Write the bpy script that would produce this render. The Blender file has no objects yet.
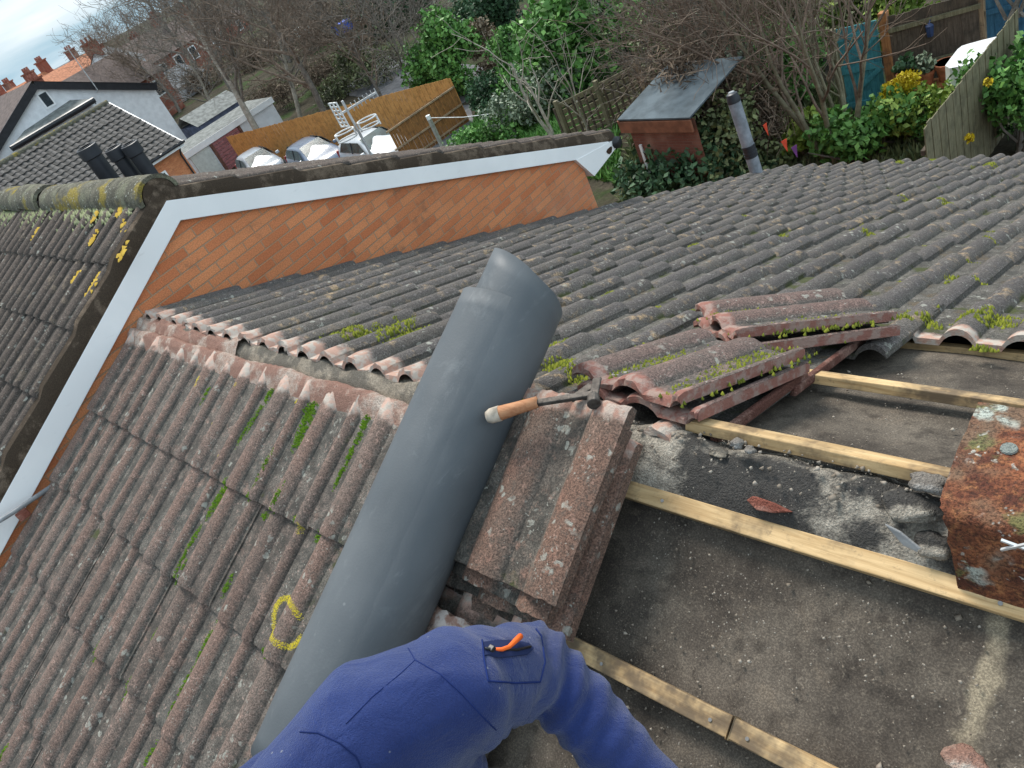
import bpy, bmesh, math, random
import numpy as np
from mathutils import Vector, Matrix

random.seed(7); rng = np.random.default_rng(11)
scene = bpy.context.scene
COL = scene.collection
PI = math.pi
R_ = math.radians

# ------------------------------------------------------------------ camera
F = 770.18
CR = np.array([[0.6996, 0.5992, -0.3892], [0.1476, -0.6541, -0.7419], [-0.6991, 0.4616, -0.5461]])
CP = np.array([4.3039, -0.9164, 1.0594])
cam = bpy.data.cameras.new('camera'); camo = bpy.data.objects.new('camera', cam); COL.objects.link(camo)
cam.sensor_width = 36; cam.lens = F / 1024 * 36; cam.clip_start = 0.05; cam.clip_end = 2000
m3 = Matrix([[CR[0][i], -CR[1][i], -CR[2][i]] for i in range(3)])
m4 = m3.to_4x4(); m4.translation = Vector(CP); camo.matrix_world = m4
scene.camera = camo
scene.view_settings.view_transform = 'Standard'; scene.view_settings.look = 'None'; scene.view_settings.exposure = 0

# survey helpers: sight lines of the photograph met with known planes of the site
def ray(x, y): return CR.T @ np.array([(x - 512) / F, (y - 384) / F, 1.0])
def dpt(x, y, d): return CP + d * ray(x, y)
def onax(x, y, ax, v):
    d = ray(x, y); return CP + (v - CP[ax]) / d[ax] * d
def onx(x, y, v): return onax(x, y, 0, v)
def ony(x, y, v): return onax(x, y, 1, v)
def onz(x, y, v): return onax(x, y, 2, v)
def zg(x, y=0):
    t = min(1, max(0, (-6.0 - x) / 16)); t = t * t * (3 - 2 * t)
    return -5.6 - 2.3 * t
def gnd(x, y):
    z = -6.0
    for _ in range(12):
        P = onz(x, y, z); z = .5 * z + .5 * zg(P[0], P[1])
    return P

PIT = R_(24.38); CT, ST = math.cos(PIT), math.sin(PIT)
def fp(X, s, h=0.0): return np.array([X, -s * CT - h * ST, -s * ST + h * CT])      # front slope frame
def bp(X, s, h=0.0): return np.array([X, s * CT + h * ST, -s * ST + h * CT])       # back slope frame

# ------------------------------------------------------------------ object helpers
def link(o, parent=None):
    COL.objects.link(o)
    if parent is not None: o.parent = parent
    return o
def tag(o, label=None, cat=None, group=None, kind=None):
    if label: o['label'] = label
    if cat: o['category'] = cat
    if group: o['group'] = group
    if kind: o['kind'] = kind
    return o
def thing(name, label, cat, loc=(0, 0, 0), rz=0, group=None):
    o = bpy.data.objects.new(name, None); o.empty_display_size = .1
    o.location = Vector([float(v) for v in loc]); o.rotation_euler = (0, 0, rz)
    link(o); return tag(o, label, cat, group)
class MB:
    """collects vertices / faces (+ one rgba value per vertex) and links them as one mesh"""
    def __init__(s): s.v = []; s.f = []; s.c = []
    def add(s, vs, fs, col=(0, 0, 0, 0)):
        b = len(s.v); s.v += [tuple(float(q) for q in p) for p in vs]; s.f += [tuple(b + i for i in f) for f in fs]
        if isinstance(col, list): s.c += col
        else: s.c += [col] * len(vs)
        return s
    def box(s, c, d, M=None, taper=1.0):
        x, y, z = [q / 2 for q in d]; c = np.array(c, float)
        vs = [np.array(p) for p in ((-x, -y, -z), (x, -y, -z), (x, y, -z), (-x, y, -z), (-x * taper, -y * taper, z), (x * taper, -y * taper, z), (x * taper, y * taper, z), (-x * taper, y * taper, z))]
        if M is not None: vs = [M @ p for p in vs]
        return s.add([c + p for p in vs], [(0, 3, 2, 1), (4, 5, 6, 7), (0, 1, 5, 4), (1, 2, 6, 5), (2, 3, 7, 6), (3, 0, 4, 7)])
    def bar(s, a, b, w, t, up=(0, 0, 1)):
        a = np.array(a, float); b = np.array(b, float); d = b - a; L = np.linalg.norm(d); d /= L
        u = np.array(up, float); r = np.cross(d, u)
        if np.linalg.norm(r) < 1e-4: r = np.cross(d, (1, 0, 0))
        r /= np.linalg.norm(r); u = np.cross(r, d)
        M = np.array([d, r, u]).T
        return s.box((a + b) / 2, (L, w, t), M)
    def tube(s, pts, rad, n=8, cap=True, col=(0, 0, 0, 0)):
        pts = [np.array(p, float) for p in pts]; k = len(pts)
        if not hasattr(rad, '__len__'): rad = [rad] * k
        vs = []; fs = []; ref = None
        for i in range(k):
            d = pts[min(i + 1, k - 1)] - pts[max(i - 1, 0)]; d /= (np.linalg.norm(d) + 1e-9)
            if ref is None: ref = np.array([1, 0, 0]) if abs(d[0]) < .8 else np.array([0, 1, 0])
            r = ref - d * (ref @ d); r /= (np.linalg.norm(r) + 1e-9); ref = r; q = np.cross(d, r)
            for j in range(n):
                a = 2 * PI * j / n; vs.append(pts[i] + rad[i] * (math.cos(a) * r + math.sin(a) * q))
        for i in range(k - 1):
            for j in range(n):
                fs.append((i * n + j, i * n + (j + 1) % n, (i + 1) * n + (j + 1) % n, (i + 1) * n + j))
        if cap: fs += [tuple(range(n - 1, -1, -1)), tuple((k - 1) * n + j for j in range(n))]
        return s.add(vs, fs, col)
    def quad(s, *p): return s.add(p, [tuple(range(len(p)))])
    def build(s, name, mat, parent=None, smooth=False, bevel=0, attr=False, kind=None, label=None, solid=0, auto=False):
        me = bpy.data.meshes.new(name); me.from_pydata(s.v, [], s.f)
        if attr:
            ca = me.color_attributes.new('tint', 'FLOAT_COLOR', 'POINT')
            ca.data.foreach_set('color', np.array(s.c, np.float32).ravel())
        o = bpy.data.objects.new(name, me)
        if mat: me.materials.append(mat)
        if smooth: me.shade_smooth()
        if auto:
            me.shade_smooth(); me.set_sharp_from_angle(angle=R_(38))
        if solid:
            md = o.modifiers.new('solid', 'SOLIDIFY'); md.thickness = solid
        if bevel:
            md = o.modifiers.new('bevel', 'BEVEL'); md.width = bevel; md.segments = 2; md.limit_method = 'ANGLE'
        link(o, parent)
        if kind: o['kind'] = kind
        if label: o['label'] = label
        return o
def np_mesh(name, V, Fq, mat, parent=None, C=None, smooth=False, kind=None):
    me = bpy.data.meshes.new(name); n = len(V); k = Fq.shape[1]
    me.vertices.add(n); me.vertices.foreach_set('co', V.astype(np.float32).ravel())
    me.loops.add(Fq.size); me.loops.foreach_set('vertex_index', Fq.astype(np.int32).ravel())
    me.polygons.add(len(Fq)); me.polygons.foreach_set('loop_start', np.arange(0, Fq.size, k, dtype=np.int32))
    me.update(calc_edges=True)
    if C is not None:
        ca = me.color_attributes.new('tint', 'FLOAT_COLOR', 'POINT'); ca.data.foreach_set('color', C.astype(np.float32).ravel())
    if smooth: me.shade_smooth()
    me.materials.append(mat); o = bpy.data.objects.new(name, me); link(o, parent)
    if kind: o['kind'] = kind
    return o
def vnoise(p, seed=0):
    """cheap smooth value noise in [-1,1]"""
    from mathutils import noise
    return noise.noise(Vector((p[0] + seed * 7.3, p[1] - seed * 3.1, p[2] + seed * 1.7)))

# ------------------------------------------------------------------ materials
class NT:
    def __init__(s, name, rough=.8, spec=.3, metal=0):
        s.m = bpy.data.materials.new(name); s.m.use_nodes = True; s.t = s.m.node_tree; s.n = s.t.nodes
        s.b = s.n['Principled BSDF']; s.b.inputs['Roughness'].default_value = rough
        s.b.inputs['Specular IOR Level'].default_value = spec; s.b.inputs['Metallic'].default_value = metal
        s.tc = s.n.new('ShaderNodeTexCoord'); s.vec = s.tc.outputs['Object']
    def l(s, a, b): s.t.links.new(a, b)
    def setin(s, sock, v):
        if isinstance(v, bpy.types.NodeSocket): s.l(v, sock)
        elif isinstance(v, (tuple, list)): sock.default_value = tuple(v) + ((1,) if len(v) == 3 and len(sock.default_value) == 4 else ())
        else: sock.default_value = v
    def rnd_offset(s):
        oi = s.n.new('ShaderNodeObjectInfo'); mt = s.n.new('ShaderNodeVectorMath'); mt.operation = 'MULTIPLY_ADD'
        cmb = s.n.new('ShaderNodeCombineXYZ')
        for i in range(3): s.l(oi.outputs['Random'], cmb.inputs[i])
        s.l(cmb.outputs[0], mt.inputs[0]); mt.inputs[1].default_value = (13, 7, 5); s.l(s.vec, mt.inputs[2]); s.vec = mt.outputs[0]
        return oi.outputs['Random']
    def mapping(s, scale=(1, 1, 1), rot=(0, 0, 0), vec=None):
        mp = s.n.new('ShaderNodeMapping'); s.l(vec or s.vec, mp.inputs[0]); mp.inputs['Scale'].default_value = scale; mp.inputs['Rotation'].default_value = rot
        return mp.outputs[0]
    def noise(s, scale, detail=4, rough=.55, vec=None, dist=0):
        t = s.n.new('ShaderNodeTexNoise'); s.l(vec or s.vec, t.inputs['Vector']); t.inputs['Scale'].default_value = scale
        t.inputs['Detail'].default_value = detail; t.inputs['Roughness'].default_value = rough; t.inputs['Distortion'].default_value = dist
        return t.outputs['Fac']
    def voro(s, scale, vec=None, feat='F1', rnd=1):
        t = s.n.new('ShaderNodeTexVoronoi'); t.feature = feat; s.l(vec or s.vec, t.inputs['Vector']); t.inputs['Scale'].default_value = scale
        t.inputs['Randomness'].default_value = rnd
        return t.outputs
    def distort(s, scale, amt):
        t = s.n.new('ShaderNodeTexNoise'); s.l(s.vec, t.inputs['Vector']); t.inputs['Scale'].default_value = scale; t.inputs['Detail'].default_value = 4
        v = s.n.new('ShaderNodeVectorMath'); v.operation = 'MULTIPLY_ADD'; s.l(t.outputs['Color'], v.inputs[0]); v.inputs[1].default_value = (amt,) * 3; s.l(s.vec, v.inputs[2]); return v.outputs[0]
    def ramp(s, fac, a, b, c0=0., c1=1.):
        t = s.n.new('ShaderNodeMapRange'); t.interpolation_type = 'SMOOTHSTEP'; s.l(fac, t.inputs[0])
        t.inputs[1].default_value = a; t.inputs[2].default_value = b; t.inputs[3].default_value = c0; t.inputs[4].default_value = c1
        return t.outputs[0]
    def math(s, op, a, b=0.):
        t = s.n.new('ShaderNodeMath'); t.operation = op; s.setin(t.inputs[0], a); s.setin(t.inputs[1], b); return t.outputs[0]
    def mix(s, fac, a, b, mode='MIX'):
        t = s.n.new('ShaderNodeMix'); t.data_type = 'RGBA'; t.blend_type = mode
        s.setin(t.inputs['Factor'], fac); s.setin(t.inputs[6], a); s.setin(t.inputs[7], b); return t.outputs[2]
    def attr(s, name='tint'):
        t = s.n.new('ShaderNodeAttribute'); t.attribute_name = name
        sp = s.n.new('ShaderNodeSeparateColor'); s.l(t.outputs['Color'], sp.inputs[0])
        return sp.outputs[0], sp.outputs[1], sp.outputs[2], t.outputs['Alpha']
    def sep(s, vec=None):
        t = s.n.new('ShaderNodeSeparateXYZ'); s.l(vec or s.vec, t.inputs[0]); return t.outputs
    def bump(s, h, strength=.4, dist=.01, prev=None):
        t = s.n.new('ShaderNodeBump'); t.inputs['Strength'].default_value = strength; t.inputs['Distance'].default_value = dist
        s.l(h, t.inputs['Height'])
        if prev: s.l(prev, t.inputs['Normal'])
        s.l(t.outputs[0], s.b.inputs['Normal']); return t.outputs[0]
    def out(s, col): s.setin(s.b.inputs['Base Color'], col); return s.m

def plain(name, col, rough=.6, spec=.3, metal=0, var=.25, scale=6, bump=0, bscale=60):
    n = NT(name, rough, spec, metal)
    f = n.noise(scale, 5); dark = tuple(c * (1 - var) for c in col); lite = tuple(min(1, c * (1 + var)) for c in col)
    c = n.mix(n.ramp(f, .3, .7), dark, lite)
    if bump: n.bump(n.noise(bscale, 4), bump, .01)
    return n.out(c)

def tile_mat(name, pan, roll, alt, lichen_amt=.5, moss=.3, tan=None, pink=None, fresh=None, fresh2=(.5, .44, .38), yellow=.0, obj=False):
    n = NT(name, .88, .25)
    if obj: n.rnd_offset()
    prof, head, rnd, tail = n.attr()
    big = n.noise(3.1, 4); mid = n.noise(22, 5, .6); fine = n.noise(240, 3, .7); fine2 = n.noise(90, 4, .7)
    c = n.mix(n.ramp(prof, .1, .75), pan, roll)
    c = n.mix(n.ramp(big, .42, .68, 0, .75), c, alt)
    c = n.mix(n.math('MULTIPLY', rnd, .34), c, tuple(.4 * q for q in roll))
    if tan: c = n.mix(n.math('MULTIPLY', n.ramp(mid, .52, .66), n.ramp(n.noise(7.7, 3), .45, .62)), c, tan)
    if pink: c = n.mix(n.math('MULTIPLY', n.ramp(n.noise(15, 5, .65), .55, .68), .7), c, pink)
    # sandy granules and dirt
    c = n.mix(n.ramp(fine, .35, .65, .7, .0), c, (.02, .017, .015))
    c = n.mix(n.ramp(fine2, .54, .76, 0, .6), c, tuple(min(1, 2.1 * q + .05) for q in roll)); c = n.mix(n.ramp(n.noise(48, 4, .7), .5, .66, 0, .45), c, tuple(.45 * q for q in pan))
    # dark grime low in the pans
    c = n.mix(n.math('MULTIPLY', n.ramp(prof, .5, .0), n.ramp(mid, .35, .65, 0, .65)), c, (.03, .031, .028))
    # pale lichen
    dv = n.distort(60, .035); v = n.voro(30, dv); lm = n.math('MULTIPLY', n.ramp(v['Distance'], .32, .22), n.ramp(n.noise(9, 3), .63 - .12 * lichen_amt, .72 - .12 * lichen_amt))
    v2 = n.voro(85, dv); lm2 = n.math('MULTIPLY', n.ramp(v2['Distance'], .25, .16), n.ramp(n.noise(17, 3), .6 - .1 * lichen_amt, .66 - .1 * lichen_amt))
    c = n.mix(n.math('MULTIPLY', n.math('MAXIMUM', lm, lm2), n.ramp(n.noise(55, 4, .7), .3, .6, .25, .8)), c, (.37, .37, .32))
    if yellow:
        vy = n.voro(8); c = n.mix(n.math('MULTIPLY', n.ramp(vy['Distance'], .3, .2), n.ramp(n.noise(31, 4), .5 , .58)), c, (.42, .27, .03), ) if yellow > .5 else c
    if moss:
        mm = n.math('MULTIPLY', n.ramp(prof, .6, .1), n.ramp(n.noise(6.3, 4, .6), .72 - .2 * moss, .8 - .2 * moss))
        c = n.mix(n.math('MULTIPLY', mm, .85), c, (.055, .065, .018))
    if fresh: c = n.mix(n.math('MULTIPLY', n.ramp(n.math('ADD', head, n.math('MULTIPLY', mid, .7)), .75, 1.05), .92), c, n.mix(n.ramp(n.noise(38, 3), .42, .6), fresh, fresh2))
    hgt = n.math('ADD', n.math('MULTIPLY', fine, .5), n.math('ADD', n.math('MULTIPLY', mid, .7), n.math('MULTIPLY', fine2, .4)))
    n.bump(hgt, .85, .008)
    return n.out(c)

M = {}
M['tile_front'] = tile_mat('front_tile_concrete', (.2, .185, .16), (.275, .178, .142), (.235, .188, .16), .7, .3, pink=(.38, .25, .2), fresh=(.6, .4, .32))
M['tile_back'] = tile_mat('back_tile_concrete', (.225, .208, .18), (.15, .134, .128), (.19, .166, .142), .75, .7, tan=(.46, .33, .2), fresh=(.5, .31, .24))
M['tile_side'] = tile_mat('neighbour_tile_concrete', (.1, .086, .075), (.17, .13, .108), (.135, .108, .09), .7, .06, tan=(.3, .23, .17))
M['tile_loose'] = tile_mat('loose_tile_concrete', (.21, .19, .16), (.25, .145, .105), (.2, .155, .125), .95, .5, pink=(.34, .185, .135), fresh=(.4, .23, .175), fresh2=(.46, .37, .31), obj=True)
M['tile_red'] = tile_mat('red_tile_edge', (.19, .17, .15), (.22, .145, .125), (.2, .16, .14), .85, .45, pink=(.36, .24, .2), fresh=(.3, .135, .105), fresh2=(.36, .25, .21), obj=True)
M['tile_pale'] = tile_mat('pale_headed_tile', (.3, .26, .23), (.36, .27, .22), (.34, .28, .24), .9, .2, pink=(.4, .28, .23), fresh=(.62, .55, .5), fresh2=(.34, .2, .15), obj=True)
M['tile_far'] = tile_mat('far_tile_concrete', (.09, .085, .08), (.2, .185, .175), (.15, .14, .13), .4, .0)

def brick_mat(name, c1, c2, mortar, scale=1.0, ax='yz'):
    n = NT(name, .85, .25)
    x, y, z = n.sep(); cb = n.n.new('ShaderNodeCombineXYZ')
    n.l(y if ax == 'yz' else x, cb.inputs[0]); n.l(z, cb.inputs[1])
    t = n.n.new('ShaderNodeTexBrick'); n.l(cb.outputs[0], t.inputs['Vector']); t.inputs['Scale'].default_value = 1 / scale
    t.inputs['Brick Width'].default_value = .178; t.inputs['Row Height'].default_value = .0515; t.inputs['Mortar Size'].default_value = .0042
    t.inputs['Mortar Smooth'].default_value = .25; t.inputs['Bias'].default_value = -.1
    t.inputs['Color1'].default_value = c1 + (1,); t.inputs['Color2'].default_value = c2 + (1,); t.inputs['Mortar'].default_value = mortar + (1,)
    c = n.mix(n.ramp(n.noise(2.2, 4), .35, .7, 0, .5), t.outputs['Color'], tuple(.62 * q for q in c1))
    c = n.mix(n.ramp(n.noise(70, 4, .7), .4, .75, 0, .35), c, tuple(min(1, 1.5 * q) for q in c2)); c = n.mix(n.ramp(n.noise(5.5, 5, .7), .55, .72, 0, .5), c, (.2, .12, .08)); c = n.mix(n.ramp(n.noise(1.3, 3), .5, .7, 0, .3), c, (.75, .5, .36))
    c = n.mix(n.ramp(n.noise(160, 3, .7), .4, .6, .35, 0), c, tuple(.4 * q for q in c2))
    inv = n.math('SUBTRACT', 1., t.outputs['Fac'])
    b1 = n.bump(n.math('ADD', inv, n.math('MULTIPLY', n.noise(120, 3), .25)), .6, .008)
    return n.out(c)
M['brick'] = brick_mat('orange_brick', (.8, .32, .14), (.56, .17, .07), (.42, .3, .19))
M['brick_far'] = brick_mat('red_brick', (.34, .1, .06), (.25, .075, .05), (.3, .22, .18))
M['brick_x'] = brick_mat('red_brick_side', (.24, .09, .06), (.17, .065, .045), (.22, .15, .12), ax='xz')

def white_board():
    n = NT('white_board', .45, .4); f = n.noise(2.5, 5); st = n.noise(30, 4, .7, n.mapping((1, .3, 1)))
    c = n.mix(n.ramp(f, .35, .7), (.84, .845, .84), (.92, .92, .91)); c = n.mix(n.ramp(st, .62, .8, 0, .35), c, (.45, .44, .4))
    n.bump(n.noise(8, 3), .08, .01); return n.out(c)
M['white_board'] = white_board()

def felt():
    n = NT('bitumen_felt', .92, .2); x, y, z = n.sep()
    c = n.mix(n.ramp(n.noise(4.2, 6, .6), .35, .68), (.075, .062, .05), (.2, .168, .132))
    c = n.mix(n.ramp(n.noise(2.1, 3), .45, .7, 0, .6), c, (.15, .125, .1)); c = n.mix(n.ramp(n.noise(1.7, 5, .65), .5, .62, 0, .55), c, (.05, .042, .035))
    c = n.mix(n.ramp(n.noise(14, 6, .7, None, .6), .52, .72, 0, .5), c, (.22, .175, .13))
    c = n.mix(n.ramp(n.noise(26, 4), .5, .7, 0, .6), c, (.045, .037, .03)); c = n.mix(n.ramp(n.noise(75, 5, .75), .55, .75, 0, .6), c, (.26, .22, .17))
    for X0, w in ((1.06, .022), (1.15, .016)):
        d = n.math('ABSOLUTE', n.math('SUBTRACT', x, X0)); d = n.math('ADD', d, n.math('MULTIPLY', n.math('SUBTRACT', n.noise(13, 4), .5), .06))
        c = n.mix(n.math('MULTIPLY', n.ramp(d, w, w * .25), n.ramp(n.noise(9, 4), .34, .5, .2, .95)), c, (.36, .3, .21))
    # dusty strip beneath each batten, dropped grit
    v = n.voro(85); c = n.mix(n.math('MULTIPLY', n.ramp(v['Distance'], .16, .08), n.ramp(n.noise(6, 3), .52, .66)), c, (.38, .35, .3))
    v = n.voro(150); c = n.mix(n.math('MULTIPLY', n.ramp(v['Distance'], .25, .14), n.ramp(n.noise(11, 3), .5, .66, 0, .5)), c, (.3, .25, .2))
    c = n.mix(n.ramp(n.noise(300, 2, .7), .4, .65, .45, 0), c, (.012, .01, .01))
    n.bump(n.math('ADD', n.noise(300, 3), n.noise(25, 4)), .3, .006); return n.out(c)
M['felt'] = felt()
def wood(name, c1, c2, dark, scale=1., ax=0, stain=.6):
    n = NT(name, .75, .25); sc = [22, 22, 22]; sc[ax] = 1.6
    g = n.noise(4 * scale, 6, .65, n.mapping(tuple(sc)), .5)
    c = n.mix(n.ramp(g, .3, .7), c1, c2); c = n.mix(n.ramp(n.noise(5.5, 5, .65), .47, .64, 0, stain), c, dark); c = n.mix(n.ramp(n.noise(2.3, 3), .5, .7, 0, stain * .4), c, tuple(.5 * q for q in c1))
    c = n.mix(n.ramp(n.noise(60, 4, .7), .55, .75, 0, .5), c, dark)
    n.bump(g, .3, .004); return n.out(c)
M['batten'] = wood('sawn_batten', (.42, .27, .125), (.66, .47, .25), (.09, .068, .05), stain=.85)
M['handle'] = wood('ash_handle', (.36, .15, .07), (.5, .25, .13), (.16, .08, .05), stain=.6)
def mortar(name, a, b, d, amt=.5):
    n = NT(name, .95, .15)
    f = n.noise(6, 6, .65); c = n.mix(n.ramp(n.noise(30, 5, .65), .3, .7), a, b); c = n.mix(n.ramp(f, .62 - .25 * amt, .7 - .2 * amt), d, c)
    v = n.voro(120); c = n.mix(n.math('MULTIPLY', n.ramp(v['Distance'], .2, .1), n.ramp(n.noise(14, 3), .45, .65, 0, .6)), c, tuple(min(1, 1.3 * q) for q in b))
    c = n.mix(n.ramp(n.noise(220, 3, .7), .4, .6, .4, 0), c, tuple(.35 * q for q in d))
    n.bump(n.math('ADD', n.noise(60, 6, .75), n.noise(240, 3)), .8, .012); return n.out(c)
M['mortar'] = mortar('lime_mortar', (.3, .255, .2), (.5, .43, .34), (.2, .18, .15), .6)
M['mortar_dark'] = mortar('tarry_mortar', (.36, .32, .265), (.6, .54, .45), (.085, .08, .074), .62)
M['mortar_pink'] = mortar('pink_mortar', (.5, .33, .26), (.66, .58, .5), (.38, .22, .17), .7)
M['stone'] = mortar('pale_grit', (.38, .36, .33), (.5, .48, .45), (.28, .25, .22), .6)
M['terracotta'] = mortar('terracotta_shard', (.42, .16, .11), (.52, .26, .2), (.34, .12, .085), .6)
M['slate'] = plain('grey_slate', (.3, .3, .3), .6, .4, 0, .25, 12, .3)

def ridge_red():
    n = NT('lichened_red_clay', .9, .25)
    c = n.mix(n.ramp(n.noise(18, 6, .7), .35, .65), (.1, .035, .022), (.33, .115, .05))
    c = n.mix(n.ramp(n.noise(60, 5, .7), .5, .7, 0, .7), c, (.46, .2, .08))
    c = n.mix(n.ramp(n.noise(9, 4), .46, .6, 0, .85), c, (.17, .12, .08))
    c = n.mix(n.ramp(n.noise(13, 5, .6), .58, .66, 0, .7), c, (.15, .17, .06))
    dv = n.distort(45, .05); v = n.voro(17, dv); c = n.mix(n.math('MULTIPLY', n.ramp(v['Distance'], .42, .26), n.ramp(n.noise(7, 3), .46, .56, 0, .9)), c, (.46, .5, .44))
    v = n.voro(55, dv); c = n.mix(n.math('MULTIPLY', n.ramp(v['Distance'], .3, .16), n.ramp(n.noise(12, 3), .48, .6, 0, .8)), c, (.5, .48, .42))
    c = n.mix(n.ramp(n.noise(200, 3, .7), .38, .55, .6, 0), c, (.018, .012, .01))
    n.bump(n.math('ADD', n.noise(45, 5, .7), n.noise(200, 3)), .8, .008); return n.out(c)
M['ridge_red'] = ridge_red()
def ridge_lichen():
    n = NT('lichened_concrete_ridge', .92, .2)
    c = n.mix(n.ramp(n.noise(14, 6, .7), .35, .65), (.1, .092, .07), (.2, .185, .14))
    c = n.mix(n.ramp(n.noise(8, 5, .6), .5, .62, 0, .7), c, (.25, .25, .17))
    c = n.mix(n.ramp(n.noise(5, 5, .6), .55, .64, 0, .8), c, (.36, .27, .04))
    v = n.voro(45); c = n.mix(n.math('MULTIPLY', n.ramp(v['Distance'], .3, .2), n.ramp(n.noise(9, 3), .45, .55)), c, (.45, .45, .38))
    c = n.mix(n.ramp(n.noise(150, 3, .7), .4, .6, .5, 0), c, (.03, .03, .02))
    n.bump(n.math('ADD', n.noise(50, 5, .7), n.noise(160, 3)), .7, .01); return n.out(c)
M['ridge_lichen'] = ridge_lichen()
M['verge'] = mortar('verge_mortar', (.16, .12, .085), (.27, .205, .15), (.095, .07, .05), .5)
def membrane():
    n = NT('grey_membrane', .5, .35)
    c = n.mix(n.ramp(n.noise(2.2, 4), .35, .7), (.078, .088, .096), (.115, .126, .134))
    sc = n.noise(9, 6, .75, n.mapping((1, .5, 1)), .4); c = n.mix(n.ramp(sc, .56, .72, 0, .35), c, (.2, .215, .22))
    v = n.voro(13); c = n.mix(n.math('MULTIPLY', n.ramp(v['Distance'], .06, .02), n.ramp(n.noise(4, 3), .55, .65, 0, .5)), c, (.3, .31, .31)); st = n.noise(3, 6, .8, n.mapping((9, 1, 9)), .6); c = n.mix(n.ramp(st, .58, .76, 0, .4), c, (.2, .21, .215))
    rr = n.ramp(n.noise(6, 4), .3, .7, .5, .68); n.l(rr, n.b.inputs['Roughness'])
    n.bump(n.math('ADD', n.math('ADD', n.math('MULTIPLY', n.noise(3.2, 2, .4), 3.), n.math('MULTIPLY', n.noise(7, 2, .45, n.mapping((1, .45, 1)), .3), .9)), n.math('MULTIPLY', n.noise(200, 2), .08)), .25, .02); return n.out(c)
M['membrane'] = membrane()
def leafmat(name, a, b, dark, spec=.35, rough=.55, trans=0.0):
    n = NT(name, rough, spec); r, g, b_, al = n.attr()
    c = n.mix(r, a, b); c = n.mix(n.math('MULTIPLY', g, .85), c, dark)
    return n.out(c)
M['leaf_ivy'] = leafmat('ivy_leaf', (0.075, 0.21, 0.04), (0.2, 0.4, 0.09), (0.015, 0.045, 0.012))
M['leaf_olive'] = leafmat('olive_leaf', (0.1, 0.135, 0.05), (0.25, 0.28, 0.12), (0.025, 0.03, 0.015))
M['leaf_grey'] = leafmat('greygreen_leaf', (0.12, 0.17, 0.11), (0.3, 0.36, 0.24), (0.025, 0.035, 0.022))
M['leaf_dark'] = leafmat('dark_leaf', (0.03, 0.085, 0.035), (0.08, 0.16, 0.07), (0.008, 0.018, 0.009))
M['leaf_lime'] = leafmat('lime_leaf', (0.2, 0.33, 0.045), (0.45, 0.55, 0.12), (0.04, 0.08, 0.015))
M['leaf_yellow'] = leafmat('yellow_flower', (.6, .46, .02), (.75, .6, .03), (.3, .2, .01))
M['leaf_brown'] = leafmat('brown_dead_leaf', (0.17, 0.125, 0.08), (0.34, 0.26, 0.17), (0.05, 0.037, 0.025))
M['leaf_rust'] = leafmat('rust_twig', (0.19, 0.145, 0.105), (0.38, 0.3, 0.22), (0.06, 0.045, 0.035), .15, .9)
M['moss'] = leafmat('roof_moss', (.085, .115, .015), (.27, .29, .035), (.045, .045, .012), .1, .95)
M['moss_bright'] = leafmat('bright_moss', (.055, .13, .008), (.14, .26, .018), (.025, .045, .006), .1, .95)
M['lichen_yellow'] = leafmat('yellow_lichen', (.62, .5, .03), (.75, .62, .06), (.35, .3, .03), .1, .95)
def bark(name, a, b):
    n = NT(name, .9, .15); c = n.mix(n.ramp(n.noise(5, 5, .7), .35, .7), a, b); n.bump(n.noise(30, 4), .4, .02); return n.out(c)
M['bark'] = bark('grey_bark', (.13, .112, .095), (.27, .24, .205))
M['bark_pale'] = bark('pale_bark', (.3, .265, .215), (.5, .45, .38))
M['bark_red'] = bark('brown_bark', (.14, .105, .08), (.28, .215, .165))
M['bark_green'] = bark('mossy_bark', (.17, .15, .1), (.3, .28, .19))

# ------------------------------------------------------------------ world, sun
w = bpy.data.worlds.new('World'); scene.world = w; w.use_nodes = True
nt = w.node_tree; bg = nt.nodes['Background']
SUN_DIR = Vector((-.50, .30, .80)).normalized()
sky = nt.nodes.new('ShaderNodeTexSky'); sky.sky_type = 'NISHITA'; sky.sun_disc = False
sky.sun_elevation = math.asin(SUN_DIR.z); sky.sun_rotation = math.atan2(SUN_DIR.x, SUN_DIR.y); sky.dust_density = 2.; sky.air_density = 1.
tc = nt.nodes.new('ShaderNodeTexCoord'); mp = nt.nodes.new('ShaderNodeMapping'); mp.inputs['Scale'].default_value = (1.2, 1.2, 9)
nt.links.new(tc.outputs['Generated'], mp.inputs[0])
nz = nt.nodes.new('ShaderNodeTexNoise'); nz.inputs['Scale'].default_value = 2.2; nz.inputs['Detail'].default_value = 7; nt.links.new(mp.outputs[0], nz.inputs['Vector'])
mr = nt.nodes.new('ShaderNodeMapRange'); mr.inputs[1].default_value = .38; mr.inputs[2].default_value = .62; mr.inputs[3].default_value = .05; mr.inputs[4].default_value = .86; nt.links.new(nz.outputs['Fac'], mr.inputs[0])
mx = nt.nodes.new('ShaderNodeMix'); mx.data_type = 'RGBA'; mx.inputs[7].default_value = (8.0, 8.2, 8.3, 1)
tint = nt.nodes.new('ShaderNodeMix'); tint.data_type = 'RGBA'; tint.inputs['Factor'].default_value = .72; tint.inputs[7].default_value = (2.3, 4.5, 6.1, 1)
nt.links.new(sky.outputs[0], tint.inputs[6])
nt.links.new(mr.outputs[0], mx.inputs['Factor']); nt.links.new(tint.outputs[2], mx.inputs[6]); sx_ = nt.nodes.new('ShaderNodeSeparateXYZ'); nt.links.new(tc.outputs['Generated'], sx_.inputs[0])
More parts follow.
